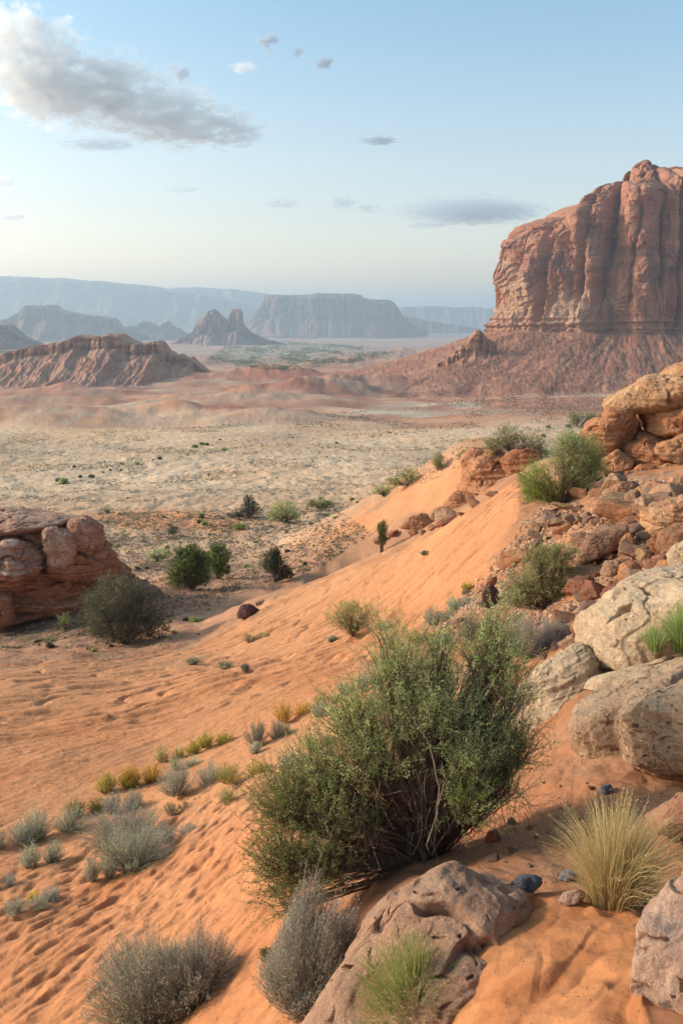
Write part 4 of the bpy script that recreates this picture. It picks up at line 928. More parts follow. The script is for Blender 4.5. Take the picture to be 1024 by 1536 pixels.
def fill_blob(pl, c, r, base, ntw, nleaf, ll, lw, tl, cols, wood, spiky=.6, up=.35, brad=.006, nbr=5, shell=.55, leafpart='foliage'):
    """one lobe of a crown: boughs from the base, twigs through the lobe, leaves along the twigs. c centre, r radii, local metres"""
    rs = pl.rs; c = np.array(c, float); r = np.array(r, float); base = np.array(base, float)
    # boughs
    tgt = c+unit(rs.randn(nbr, 3))*r*rs.uniform(.2, .7, (nbr, 1)); b0 = base+rs.randn(nbr, 3)*np.array([brad*3, brad*3, 0]); midp = (b0+tgt)/2+rs.randn(nbr, 3)*.12*np.linalg.norm(c-base)
    midp[:, 2] += .05*np.linalg.norm(c-base)
    P = bez(b0, midp, tgt, 9); P[:, 1:-1] += rs.randn(nbr, 7, 3)*.012*np.linalg.norm(c-base)
    R = np.linspace(1, .3, 9)[None, :]*brad*rs.uniform(.6, 1.3, (nbr, 1))
    V, F = tubes(P, R, 5); pl.add('branches', V, F, pick(wood, 1, rs)[0])
    # twigs
    d = unit(rs.randn(ntw, 3)); u = rs.rand(ntw, 1)**(1/3.)
    s0 = c+d*r*(u*(1-shell*.2))*.85
    near = P.reshape(-1, 3); k = rs.randint(len(near), size=ntw); att = near[k]
    dr = unit((s0-c)/r*spiky+rs.randn(ntw, 3)*.5+np.array([0, 0, up])+unit(s0-base)*.5)
    L = tl*rs.uniform(.5, 1.3, (ntw, 1)); e0 = s0+dr*L; m0 = s0+dr*L*.5+rs.randn(ntw, 3)*L*.12; e0 = e0+rs.randn(ntw, 3)*L*.15
    TP = bez(s0, m0, e0, 4); TR = np.linspace(1, .35, 4)[None, :]*brad*.16*rs.uniform(.7, 1.4, (ntw, 1))
    V, F = tubes(TP, TR, 3); pl.add('branches', V, F, pick(wood, 1, rs)[0]*1.1)
    # connect a share of the twigs with the boughs
    q = rs.rand(ntw) < min(1, 260./ntw)
    if q.any():
        CP = bez(att[q], (att[q]+s0[q])/2+rs.randn(q.sum(), 3)*tl*.15, s0[q], 4); V, F = tubes(CP, np.full((q.sum(), 4), brad*.22)*np.linspace(1.3, .7, 4), 3); pl.add('branches', V, F, pick(wood, 1, rs)[0])
    # leaves
    t = rs.rand(ntw, nleaf)**.8; ti = (t*3).clip(0, 2.999); i0 = ti.astype(int); f = (ti-i0)[..., None]
    a = np.arange(ntw)[:, None]; LP = TP[a, i0]*(1-f)+TP[a, i0+1]*f; tan = TP[a, i0+1]-TP[a, i0]
    LD = unit(tan)+rs.randn(ntw, nleaf, 3)*.75; n = ntw*nleaf
    # whole twigs share a tint, so the crown has light and dark clumps
    cl = pick(cols, ntw, rs, .28); dd_ = rs.rand(ntw) < .07; cl[dd_] = np.array([.30, .22, .12]); cl = cl*(1+.35*fb3(s0/(r.max()*.45)+pl.rs.rand()*50, 2, 7))[:, None]
    V, F = leaves((LP+rs.randn(ntw, nleaf, 3)*ll*.4).reshape(-1, 3), LD.reshape(-1, 3), ll*rs.uniform(.6, 1.3, n), lw*rs.uniform(.7, 1.2, n), rs)
    cc = np.repeat(np.repeat(cl, nleaf, 0)*(1+rs.uniform(-.15, .15, (n, 1))), 4, 0); pl.add(leafpart, V, F, cc)

def brush(pl, w, h, nst, cols, wood, thick=.0016, nl=14, ll=.012, lw=.004, flat=1., lean=(0, 0), cx=0, cy=0, spread=1., curl=.12, depth=None):
    """dome of fine stems rising from the root: sagebrush, rabbitbrush"""
    rs = pl.rs; dp = depth or w
    a = rs.rand(nst)*2*pi; q = np.sqrt(rs.rand(nst)); ex = np.cos(a)*q; ey = np.sin(a)*q
    hh = h*np.sqrt(np.clip(1-q**2*.82, .05, 1))*rs.uniform(.72, 1.06, nst)*(1+.5*n2(ex*1.9, ey*1.9, rs.randint(99)))*np.where(rs.rand(nst) < .04, 1.25, 1)
    e = np.stack([cx+ex*w/2*spread+lean[0]*hh, cy+ey*dp/2*spread+lean[1]*hh, hh], 1); b = np.stack([cx+ex*w*.16, cy+ey*dp*.16, hh*0-.02], 1)
    m = np.stack([cx+ex*w*.34, cy+ey*dp*.34, hh*.55], 1)+rs.randn(nst, 3)*curl*h*.4
    P = bez(b, m, e, 5); P[:, 1:] += rs.randn(nst, 4, 3)*curl*h*.12; R = np.linspace(1.3, .45, 5)[None, :]*thick*rs.uniform(.7, 1.3, (nst, 1))
    V, F = tubes(P, R, 3); g = np.repeat(pick(wood, nst, rs, .2), 15, 0); pl.add('branches', V, F, g)
    t = rs.uniform(.22, 1., (nst, nl)); ti = (t*4).clip(0, 3.999); i0 = ti.astype(int); f = (ti-i0)[..., None]; ar = np.arange(nst)[:, None]
    LP = P[ar, i0]*(1-f)+P[ar, i0+1]*f; LD = unit(P[ar, i0+1]-P[ar, i0])+rs.randn(nst, nl, 3)*.55; n = nst*nl
    V, F = leaves((LP+rs.randn(nst, nl, 3)*ll*.5).reshape(-1, 3), LD.reshape(-1, 3), ll*rs.uniform(.6, 1.4, n), lw*rs.uniform(.7, 1.2, n), rs)
    pl.add('foliage', V, F, np.repeat(np.repeat(pick(cols, nst, rs, .18), nl, 0), 4, 0))

def tuft(pl, w, h, nb, cols, width=.003, lean=(0, 0), base=.12, droop=.25, part='blades', heads=None):
    rs = pl.rs; a = rs.rand(nb)*2*pi; q = rs.rand(nb)**.7; ex = np.cos(a)*q; ey = np.sin(a)*q
    hh = h*rs.uniform(.45, 1.05, nb)*(1-.25*q); k = 7
    b = np.stack([ex*w*base*1.4, ey*w*base*1.4, hh*0-.01], 1); e = np.stack([ex*w/2*1.05+lean[0]*hh, ey*w/2+lean[1]*hh, hh*(1-droop*q*.8)], 1); m = np.stack([ex*w*.2, ey*w*.2, hh*.65], 1)+rs.randn(nb, 3)*.04*h
    P = bez(b, m, e, k); T = unit(np.gradient(P, axis=1)); sd = unit(np.cross(T, unit(rs.randn(nb, 1, 3))))
    W = (np.array([.7, 1, 1, .9, .7, .45, .08])*width)[None, :, None]*rs.uniform(.6, 1.3, (nb, 1, 1))
    V = np.stack([P-sd*W*.5, P+sd*W*.5], 2).reshape(-1, 3); i = np.arange(nb)[:, None]; j = np.arange(k-1)[None]
    o = (i*k+j)*2; F = np.stack([o, o+1, o+3, o+2], -1).reshape(-1, 4)
    c = pick(cols, nb, rs, .2)[:, None, None]*np.linspace(.85, 1.15, k)[None, :, None, None]*np.ones((1, 1, 2, 1)); pl.add(part, V, F, c.reshape(-1, 3))
    if heads is not None:
        g = rs.rand(nb) < .35; n = int(g.sum()); PP = P[g]; rr = 8
        t = rs.uniform(.8, 1., (n, rr)); LP = PP[:, -3][:, None]+(PP[:, -1]-PP[:, -3])[:, None]*rs.rand(n, rr, 1); LD = unit(PP[:, -1]-PP[:, -3])[:, None]+rs.randn(n, rr, 3)*.3
        V, F = leaves(LP.reshape(-1, 3), LD.reshape(-1, 3), np.full(n*rr, .012), np.full(n*rr, .003), rs); pl.add('seed_heads', V, F, np.repeat(pick(heads, n*rr, rs), 4, 0))

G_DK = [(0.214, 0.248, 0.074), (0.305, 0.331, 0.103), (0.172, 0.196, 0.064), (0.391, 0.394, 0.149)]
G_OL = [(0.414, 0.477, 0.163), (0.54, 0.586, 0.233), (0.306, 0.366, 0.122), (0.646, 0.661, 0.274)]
G_BR = [(0.293, 0.399, 0.058), (0.404, 0.505, 0.077), (0.208, 0.293, 0.049)]
G_JU = [(0.075, 0.119, 0.037), (0.109, 0.154, 0.046), (0.15, 0.189, 0.059), (0.055, 0.084, 0.027)]
G_SG = [(0.512, 0.556, 0.343), (0.642, 0.684, 0.436), (0.406, 0.449, 0.271), (0.727, 0.756, 0.488)]
G_GY = [(0.551, 0.491, 0.367), (0.662, 0.605, 0.468), (0.441, 0.388, 0.285), (0.367, 0.35, 0.238)]
G_BL = [(0.432, 0.448, 0.371), (0.551, 0.55, 0.451), (0.334, 0.357, 0.281)]
G_YG = [(0.524, 0.465, 0.074), (0.683, 0.576, 0.097), (0.387, 0.399, 0.065)]
G_GO = [(0.867, 0.48, 0.059), (1.03, 0.589, 0.097), (0.681, 0.405, 0.065)]
W_BR = [(.16, .10, .065), (.22, .15, .10), (.11, .07, .05)]
W_GY = [(.34, .285, .225), (.27, .22, .17), (.42, .36, .29)]
G_STRAW = [(0.605, 0.432, 0.2), (0.528, 0.367, 0.16), (0.682, 0.518, 0.27), (0.396, 0.324, 0.12)]
G_GRASS = [(.22, .30, .06), (.30, .38, .10), (.17, .25, .05), (.48, .44, .18), (.34, .38, .12)]
MATS = dict(foliage=M_LEAF, branches=M_STEM, blades=M_BLADE, seed_heads=M_BLADE, trunk=M_STEM, dry_stems=M_BLADE)

# --- the big green bush in the middle
def big_bush():
    g = hit(640, 1286); Y = g[1]; pl = Plant(201); rs = pl.rs
    print("bush at", g)
    def L(u, v, dy=0): return at(u, v, Y+dy)-g
    root = np.array([0, 0, -.03]); S_ = Y/FPX*1.03
    lobes = [  # u, v, dy, ru, rv, colours, twigs
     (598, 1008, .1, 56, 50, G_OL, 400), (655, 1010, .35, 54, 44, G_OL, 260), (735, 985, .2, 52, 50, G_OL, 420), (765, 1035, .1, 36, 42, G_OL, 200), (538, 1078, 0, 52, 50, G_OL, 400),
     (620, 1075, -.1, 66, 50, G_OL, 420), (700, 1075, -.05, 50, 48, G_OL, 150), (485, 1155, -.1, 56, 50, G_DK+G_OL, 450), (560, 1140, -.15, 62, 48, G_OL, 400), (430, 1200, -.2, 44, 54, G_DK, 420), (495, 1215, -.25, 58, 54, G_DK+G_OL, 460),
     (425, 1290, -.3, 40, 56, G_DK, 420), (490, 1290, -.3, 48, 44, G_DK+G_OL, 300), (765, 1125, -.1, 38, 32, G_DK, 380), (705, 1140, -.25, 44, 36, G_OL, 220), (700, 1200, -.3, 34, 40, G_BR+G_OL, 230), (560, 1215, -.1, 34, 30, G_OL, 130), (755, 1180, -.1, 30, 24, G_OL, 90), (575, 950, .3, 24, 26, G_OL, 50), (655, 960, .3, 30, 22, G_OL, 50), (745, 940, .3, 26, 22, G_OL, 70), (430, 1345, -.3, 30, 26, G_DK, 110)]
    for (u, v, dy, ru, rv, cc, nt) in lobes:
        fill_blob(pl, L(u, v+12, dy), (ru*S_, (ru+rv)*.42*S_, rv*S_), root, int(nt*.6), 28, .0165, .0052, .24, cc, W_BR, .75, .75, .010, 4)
    # bare trunks and pale dead stems
    paths = [[(645,1290),(628,1245),(600,1205),(575,1160),(540,1110)],[(650,1292),(640,1230),(618,1190),(590,1150),(600,1060)],[(655,1290),(640,1210),(655,1130),(700,1060),(760,1000)],[(648,1290),(650,1200),(645,1120),(650,1060),(630,1000)],
             [(640,1290),(600,1230),(560,1200),(500,1190),(440,1200)],[(660,1290),(700,1240),(730,1200),(760,1160),(780,1140)],[(640,1290),(610,1260),(560,1250),(500,1270),(450,1300)]]
    pp = np.array([[L(a, b, rs.uniform(-.12, .12)) for a, b in p] for p in paths]); pp[:, 0] = rs.randn(len(pp), 3)*.03*np.array([1, 1, 0])
    t = np.linspace(0, 4, 17); i0 = np.clip(t.astype(int), 0, 3); f = t-i0; sm = f*f*(3-2*f)
    PP = pp[:, i0]*(1-sm)[None, :, None]+pp[:, i0+1]*sm[None, :, None]+rs.randn(len(pp), 17, 3)*.006
    V, F = tubes(PP, np.linspace(.022, .006, 17)[None, :]*rs.uniform(.7, 1.2, (len(pp), 1)), 7); pl.add('trunk', V, F, (.25, .15, .095))
    dead = [[(655,1292),(640,1270),(655,1210),(668,1170),(660,1140)],[(650,1285),(660,1180),(640,1110),(600,1060),(590,1020)]]
    pp = np.array([[L(a, b, -.55+rs.uniform(-.1, .1)) if k else L(648, 1288, -.02) for k, (a, b) in enumerate(p)] for p in dead])
    PP = pp[:, i0]*(1-sm)[None, :, None]+pp[:, i0+1]*sm[None, :, None]+rs.randn(len(pp), 17, 3)*.006
    V, F = tubes(PP, np.linspace(.0045, .0018, 17)[None, :]*np.ones((len(pp), 1)), 5); pl.add('dry_stems', V, F, (.42, .31, .21))
    # drooping dry twigs under the crown
    n = 420; s0 = np.array([L(u, v, dy) for u, v, dy in zip(rs.uniform(500, 790, n), rs.uniform(1150, 1260, n), rs.uniform(-.4, .3, n))]); e0 = s0+np.stack([rs.randn(n)*.07, rs.randn(n)*.07, -rs.uniform(.02, .22, n)], 1)
    PP = bez(s0, (s0+e0)/2+rs.randn(n, 3)*.03, e0, 5); V, F = tubes(PP, np.linspace(.0022, .001, 5)[None, :]*np.ones((n, 1)), 3); pl.add('dry_stems', V, F, (.34, .25, .17))
    pl.build("green_bush", tuple(g), MATS, "biggest green bush in the foreground, wispy crown leaning left over arching bare trunks", "bush")
big_bush()

# --- shrubs of fine stems: (u, v of the foot, width px, height px, colours, wood, stems, label, options)
def px_m(g): return g[1]/FPX*1.0+math.hypot(g[0], g[2])*.00003
def put_brush(name, u, v, w, h, cols, wood, nst, label, cat="shrub", seed=0, group=None, lobes=1, **k):
    g = hit(u, v); s = g[1]/(FPX*(cos(PITCH)+(768-v)/FPX*sin(PITCH))); pl = Plant(seed+300)
    th = max(.0014, s*.22); ll = max(.014, s*1.7); lw = max(.0045, s*.7)
    nst = int(nst*1.5); w = w*1.36; h = h*.92; lobes = 2 if (lobes == 1 and 40 < w < 120) else lobes
    for q in range(lobes):
        off = (q-(lobes-1)/2)*w*s*.5/max(lobes-1, 1) if lobes > 1 else 0
        brush(pl, w*s*(1 if lobes == 1 else .62), h*s*1.05*(1 if q % 2 == 0 else .85), nst//lobes, cols, wood, th, 12, ll, lw, cx=off, cy=off*.35, **k)
    return pl.build(name, tuple(g), MATS, label, cat, group)
def put_leafy(name, u, v, lobes, cols, wood, tw, label, cat="bush", seed=0, leaf=1., group=None, tl=.3, nl=14, stem=None, dens=1., trunk=False, **k):
    """lobes in photo px relative to the foot: (du, dv, ru, rv[, dy fraction, colours])"""
    g = hit(u, v); s = g[1]/(FPX*(cos(PITCH)+(768-v)/FPX*sin(PITCH))); pl = Plant(seed+500); n = len(lobes)
    ll = max(.016, s*1.7)*leaf; lw = ll*.38
    A = sum(q[2]*q[3] for q in lobes)
    for q in lobes:
        du, dv, ru, rv = q[:4]; dy = q[4] if len(q) > 4 else 0; cc = q[5] if len(q) > 5 else cols
        fill_blob(pl, (du*s, dy*ru*s, -dv*s), (ru*s*1.16, (ru+rv)*.58*s, rv*s*1.12), (0, 0, -.02), max(20, int(tw*q[2]*q[3]/A)), nl, ll, lw, rv*s*tl*1.4, cc, wood, brad=max(.007, s*.45), nbr=3, **k)
    if trunk:
        P = np.array([[[0, 0, -.1], [.02, 0, v_*.0+.2*abs(lobes[0][1])*s], [0, 0, .6*abs(lobes[0][1])*s]] for v_ in (0,)]); V, F = tubes(P, np.array([[1.6, 1.1, .7]])*s, 7); pl.add('trunk', V, F, (.16, .10, .07))
    return pl.build(name, tuple(g), MATS, label, cat, group)

# by the camera
put_brush("grey_shrub", 462, 1505, 125, 160, G_GY, W_GY, 1700, "grey dry shrub below the left side of the biggest green bush, against the rock ledge", seed=1, lean=(.12, .05))
put_brush("grey_shrub", 225, 1530, 145, 125, G_GY+G_SG, W_GY, 1100, "left, greener half of the wide dry shrub pair at the bottom left", seed=2, lean=(-.1, 0), group=None)
put_brush("grey_shrub", 292, 1500, 115, 105, G_GY, W_GY, 1000, "right, greyer half of the wide dry shrub pair at the bottom left", seed=3)
put_brush("grey_shrub", 806, 978, 74, 60, [(.46, .42, .36), (.38, .34, .28), (.52, .47, .40)], [(.46, .41, .34)], 800, "whitish round dry shrub above the whitish tilted rock slab", seed=4)
def grass(name, u, v, w, h, nb, cols, label, seed, heads=None, width=.0032, lean=(0, 0), extra=None):
    g = hit(u, v); s = g[1]/(FPX*(cos(PITCH)+(768-v)/FPX*sin(PITCH))); pl = Plant(seed)
    tuft(pl, w*s, h*s*1.05, nb, cols, max(width, s*.45), lean, heads=heads)
    if extra: extra(pl, s)
    return pl.build(name, tuple(g), MATS, label, "grass tuft")
grass("grass_tuft", 918, 1352, 235, 180, 1300, G_STRAW, "golden dry grass tuft fanning out by the corner boulder", 401, heads=G_STRAW, width=.0026, lean=(.06, 0))
def bent(pl, s):
    rs = pl.rs; n = 10; b = np.zeros((n, 3))+rs.randn(n, 3)*.02; e = np.stack([rs.uniform(.10, .22, n), -rs.uniform(.05, .2, n), rs.uniform(-.02, .04, n)], 1); m = (b+e)/2+np.array([0, 0, .14])
    V, F = tubes(bez(b, m, e, 9), np.full((n, 9), .0022), 3); pl.add('dry_stems', V, F, (.60, .47, .30))
grass("grass_tuft", 618, 1560, 200, 185, 2200, G_GRASS, "green and straw grass tuft in front of the rock ledge at the bottom edge", 402, heads=G_STRAW, width=.0028, extra=bent)
# on the cream boulder
def boulder_grass():
    pl = Plant(403); Y = 6.9; g = at(1010, 975, Y); s = Y/FPX
    for du, w, h, n in ((-30, 60, 55, 420), (10, 80, 90, 700), (50, 80, 110, 600)):
        q = Plant(404+du); tuft(q, w*s, h*s, n, G_GRASS+G_OL, .0036, (-.12, 0))
        for k, d in q.d.items():
            V = np.concatenate(d[0])+np.array([du*s, 0, 0]); pl.add('blades', V, np.concatenate(d[1]), np.concatenate(d[2]))
    pl.build("green_shrub", tuple(g), MATS, "green grassy shrub growing against the largest cream boulder at the right edge", "shrub")
boulder_grass()

# rubble slope
put_leafy("green_bush", 818, 912, [(0,-52,44,42),(-38,-32,30,28),(36,-40,28,26),(-8,-84,28,18),(-46,-12,24,18),(22,-86,24,14),(20,-22,36,22)], G_DK+G_OL, W_BR, 2500, "dark olive bush in the middle of the slope above the whitish shrub", seed=10, nl=16)
put_leafy("green_bush", 842, 758, [(-38,-38,26,26,0,G_BR),(-22,-18,24,20,-.1,G_BR),(-46,-16,16,16,0,G_BR),(8,-66,36,36),(34,-78,24,26),(28,-38,30,32),(6,-92,18,18),(44,-52,18,28)], G_OL+[(.17,.21,.07)], W_BR, 3500, "tall bush, bright green at left and grey green at right, over the dune crest", seed=11, nl=16, up=.6, tl=.45)
put_leafy("dark_bush", 768, 690, [(-8,-34,26,20),(-32,-20,16,13),(24,-22,22,20),(40,-14,14,16)], G_DK, W_BR, 700, "dark spreading bush on top of the rock rib behind the dune", seed=12)
put_leafy("dark_bush", 866, 640, [(-4,-12,13,12),(20,-14,14,8)], G_DK, W_BR, 260, "small dark bush growing on the left shoulder of the right outcrop", seed=13)
put_leafy("dark_bush", 700, 693, [(0,-8,16,9)], G_DK, W_BR, 180, "low dark bush just left of the rock rib", seed=14)
put_leafy("dark_bush", 657, 706, [(0,-13,9,13)], G_DK, W_BR, 160, "small upright dark bush behind the top of the second dune", seed=15)
put_leafy("dark_bush", 612, 728, [(0,-12,19,13),(-22,-4,15,9)], G_DK+G_OL, W_BR, 260, "dark rounded bush behind the slope of the second dune", seed=16)
put_leafy("dark_bush", 574, 744, [(0,-8,20,9),(22,-12,10,9)], G_OL+G_DK, W_BR, 220, "low green bush at the lower left end of the bushes behind the second dune", seed=17)
put_leafy("juniper", 573, 828, [(0,-34,8,14),(0,-18,7,12)], G_JU, W_BR, 320, "slim upright juniper standing alone behind the dune crest", "juniper", seed=18, tl=.3, spiky=.3, up=.9, trunk=True)
# valley behind the dune
put_leafy("juniper", 288, 884, [(-4,-40,24,24),(-20,-24,17,21),(14,-22,17,20),(4,-58,15,13),(-14,-56,11,12),(18,-44,13,15)], G_JU+G_JU+G_BR, W_BR, 1500, "largest rounded juniper in the flat behind the dune, at left of its pair", "juniper", seed=20, tl=.2, nl=20, up=.25, spiky=.4)
put_leafy("juniper", 327, 868, [(-4,-26,16,20),(8,-34,12,18),(-2,-44,9,10),(6,-14,15,12)], G_JU+G_JU+G_BR, W_BR, 900, "smaller bright juniper touching the right side of the largest one", "juniper", seed=21, tl=.2, nl=20, up=.25, spiky=.4)
put_leafy("juniper", 412, 873, [(-2,-28,18,20),(16,-14,14,12),(0,-44,10,10)], [(.045,.07,.035),(.06,.09,.04)], W_BR, 800, "dark juniper half hidden behind the dune crest, right of the juniper pair", "juniper", seed=22, tl=.24, nl=18, up=.6, spiky=.4)
put_leafy("juniper", 372, 778, [(4,-14,17,12),(2,-28,8,9),(-18,-6,14,6)], [(.05,.075,.04),(.07,.09,.05)], W_BR, 380, "dark pointed juniper at the far side of the flat", "juniper", seed=23, tl=.25)
put_leafy("green_bush", 427, 783, [(0,-16,18,16),(-16,-8,12,9),(14,-8,12,9)], G_OL, W_BR, 360, "light green bush right of the dark pointed juniper", seed=24, up=.8, tl=.4)
put_leafy("green_bush", 480, 763, [(0,-8,16,8),(-14,-7,9,6),(14,-6,10,6)], G_DK, W_BR, 220, "wide low dark bush between the light green bush and the second dune", seed=25)
put_leafy("green_bush", 240, 842, [(0,-9,22,9)], G_OL+G_SG, W_BR, 240, "flat sage green mound left of the largest juniper", seed=26)
put_leafy("green_bush", 261, 803, [(0,-7,9,7)], [(.12,.14,.10)], W_BR, 90, "small grey green ball bush above the flat sage green mound", seed=27)
put_leafy("green_bush", 360, 795, [(0,-5,11,5)], G_DK+G_BR, W_BR, 90, "little green cushion bush below the dark pointed juniper", seed=28)
put_leafy("grey_green_bush", 188, 966, [(-8,-70,38,32),(-34,-48,26,30),(24,-52,28,30),(46,-24,24,22),(4,-26,40,26),(-28,-18,26,18)], [(.12,.12,.065),(.16,.155,.09),(.09,.095,.055)], [(.25,.2,.15),(.16,.12,.09)], 1500, "large grey green bush in front of the layered outcrop at left", seed=29, tl=.45, nl=12, leaf=2., shell=.2)
put_leafy("green_bush", 97, 944, [(0,-12,9,12)], G_OL, W_BR, 90, "small wispy green bush at the foot of the layered outcrop", seed=30, up=.9, tl=.5)
put_leafy("green_bush", 530, 954, [(-18,-30,24,22),(18,-30,20,20),(0,-16,16,12),(-2,-44,16,10)], G_OL+[(.2,.19,.08)], W_BR, 700, "round open olive bush standing on the smooth sand of the dune", seed=31, nl=13, tl=.35, shell=.2)

# small shrubs and tufts on the sand
K = [
 ("sage_shrub", 664, 934, 44, 28, G_GY+G_SG, 260, "pale grey cushion at the sand's upper edge, left of the dark maroon rock"),
 ("sage_shrub", 690, 912, 30, 20, G_SG, 160, "thin pale end of the grey cushion nearest the dark maroon rock"),
 ("sage_shrub", 716, 955, 42, 36, [(.19,.20,.12),(.24,.24,.16)], 320, "grey green rounded shrub left of the whitish round shrub"),
 ("sage_shrub", 664, 968, 26, 22, G_BL, 140, "small grey ball shrub between the biggest bush's top and the pale cushion"),
 ("yellow_shrub", 636, 962, 40, 18, G_YG, 160, "yellow green tuft peeking over the top of the biggest green bush"),
 ("yellow_shrub", 699, 886, 14, 13, G_YG, 60, "tiny yellow green tuft on the sand above the grey cushion"),
 ("sage_shrub", 575, 944, 24, 14, G_SG+G_YG, 80, "low sage tuft at the right foot of the round open olive bush"),
 ("sage_shrub", 555, 1032, 30, 30, G_BL, 150, "bluish shrub at the upper left fringe of the biggest bush"),
 ("sage_shrub", 520, 1040, 24, 18, G_SG, 90, "small sage tuft left of the bluish fringe shrub"),
 ("yellow_shrub", 492, 1056, 32, 22, G_YG+G_SG, 120, "yellowish sage tuft midway between golden tuft and bluish fringe shrub"),
 ("sage_shrub", 480, 1074, 26, 24, G_SG, 110, "sage tuft immediately right of the upper golden tuft"),
 ("golden_shrub", 441, 1078, 44, 30, G_GO, 220, "upper golden tuft, highest of the golden ones on the sand"),
 ("sage_shrub", 402, 1112, 50, 38, [(.20,.22,.13),(.26,.27,.17)], 300, "grey green shrub below left of the upper golden tuft"),
 ("sage_shrub", 383, 1130, 18, 20, G_SG, 60, "little sage tuft at the lower left of the grey green shrub"),
 ("sage_shrub", 446, 1156, 36, 36, G_BL, 220, "blue grey shrub close to the left edge of the biggest green bush"),
 ("yellow_shrub", 478, 1122, 34, 26, G_YG+G_SG, 150, "pale yellow shrub touching the biggest bush's left edge above the blue grey shrub"),
 ("yellow_shrub", 366, 1168, 62, 28, G_YG+[(.17,.18,.08)], 260, "yellow green shrub sloping down, left of the blue grey shrub"),
 ("yellow_shrub", 342, 1204, 28, 24, G_YG+G_SG, 110, "small yellowish tuft below the sloping yellow green shrub"),
 ("yellow_shrub", 323, 1117, 38, 20, G_YG, 200, "olive yellow tuft at the right end of the upper tuft row"),
 ("yellow_shrub", 291, 1132, 20, 24, G_YG, 110, "narrow yellow green tuft, second from right in the upper tuft row"),
 ("golden_shrub", 256, 1140, 32, 26, G_GO+G_SG, 150, "faded golden tuft, third from right in the upper tuft row"),
 ("sage_shrub", 276, 1152, 34, 20, G_SG, 130, "pale sage tuft under the faded golden tuft"),
 ("sage_shrub", 292, 1184, 76, 42, G_BL+G_SG, 520, "wide blue grey shrub curving over the sand below the upper tuft row"),
 ("golden_shrub", 212, 1176, 44, 36, G_GO, 280, "golden half of the yellow pair at the centre left"),
 ("yellow_shrub", 178, 1184, 48, 32, G_YG, 280, "green yellow half of the yellow pair at the centre left"),
 ("sage_shrub", 186, 1216, 42, 38, G_BL, 260, "round grey shrub just below the yellow pair"),
 ("yellow_shrub", 132, 1222, 42, 30, [(.15,.18,.04),(.20,.22,.05)], 260, "bright green tuft between the grey shrubs at centre left"),
 ("sage_shrub", 188, 1264, 112, 54, G_SG+G_BL, 800, "long sage shrub, upper lobe of the big sage clump"),
 ("sage_shrub", 205, 1296, 92, 56, G_SG, 800, "broad pale sage shrub, lower lobe of the big sage clump"),
 ("sage_shrub", 152, 1318, 34, 44, G_SG+G_BL, 220, "trailing lower left end of the big sage clump"),
 ("sage_shrub", 266, 1258, 48, 24, G_BL, 220, "small dark grey shrub at the right end of the big sage clump"),
 ("sage_shrub", 268, 1219, 30, 20, [(.19,.20,.12)], 110, "tiny grey green tuft above the right end of the big sage clump"),
 ("sage_shrub", 80, 1252, 70, 48, G_SG, 420, "sage shrub at centre left, right of the one cut by the left edge"),
 ("sage_shrub", 64, 1296, 44, 40, G_SG, 260, "feathery sage shrub below the one at centre left"),
 ("sage_shrub", 14, 1268, 66, 38, G_BL+G_SG, 360, "blue grey sage shrub cut by the left edge"),
 ("sage_shrub", 3, 1332, 30, 24, G_BL, 120, "little grey shrub cut by the left edge lower down"),
 ("sage_shrub", 40, 1366, 44, 24, G_BL+G_SG, 180, "low grey shrub at lower left beside a golden sprig"),
 ("golden_shrub", 52, 1354, 18, 18, G_YG+G_GO, 70, "golden sprig between the two low grey shrubs at lower left"),
 ("sage_shrub", 78, 1350, 26, 20, G_BL, 110, "right of the two low grey shrubs at lower left"),
 ("dry_tuft", 290, 996, 16, 12, G_SG+W_BR, 60, "leftmost of the three brown dry tufts below the dune's edge"),
 ("dry_tuft", 338, 1002, 20, 11, G_SG+W_BR, 60, "middle of the three brown dry tufts below the dune's edge"),
 ("dry_tuft", 368, 1006, 12, 12, G_BL+W_BR, 50, "rightmost of the three brown dry tufts below the dune's edge"),
 ("dry_tuft", 384, 960, 30, 10, W_BR+G_OL, 90, "dark scraggly tuft on the dune crest near the lone maroon rock"),
 ("dry_tuft", 498, 962, 12, 9, W_BR+G_SG, 40, "tiny brown tuft left of the round open olive bush"),
 ("dry_tuft", 636, 832, 10, 6, W_BR+G_SG, 30, "tiny brown tuft high on the smooth sand face"),
 ("grey_shrub", 400, 1440, 18, 20, G_JU, 60, "tiny green sprig between the biggest bush and the sand"),
]
for k, (nm, u, v, w, h, cols, nst, lb) in enumerate(K):
    put_brush(nm, u, v, w, h, cols, (W_GY if nm not in ("yellow_shrub", "golden_shrub") else [(.35, .27, .09)]) if nm != "dry_tuft" else W_BR, max(60, nst*.8), lb, "shrub" if "tuft" not in nm else "tuft", seed=20+k)

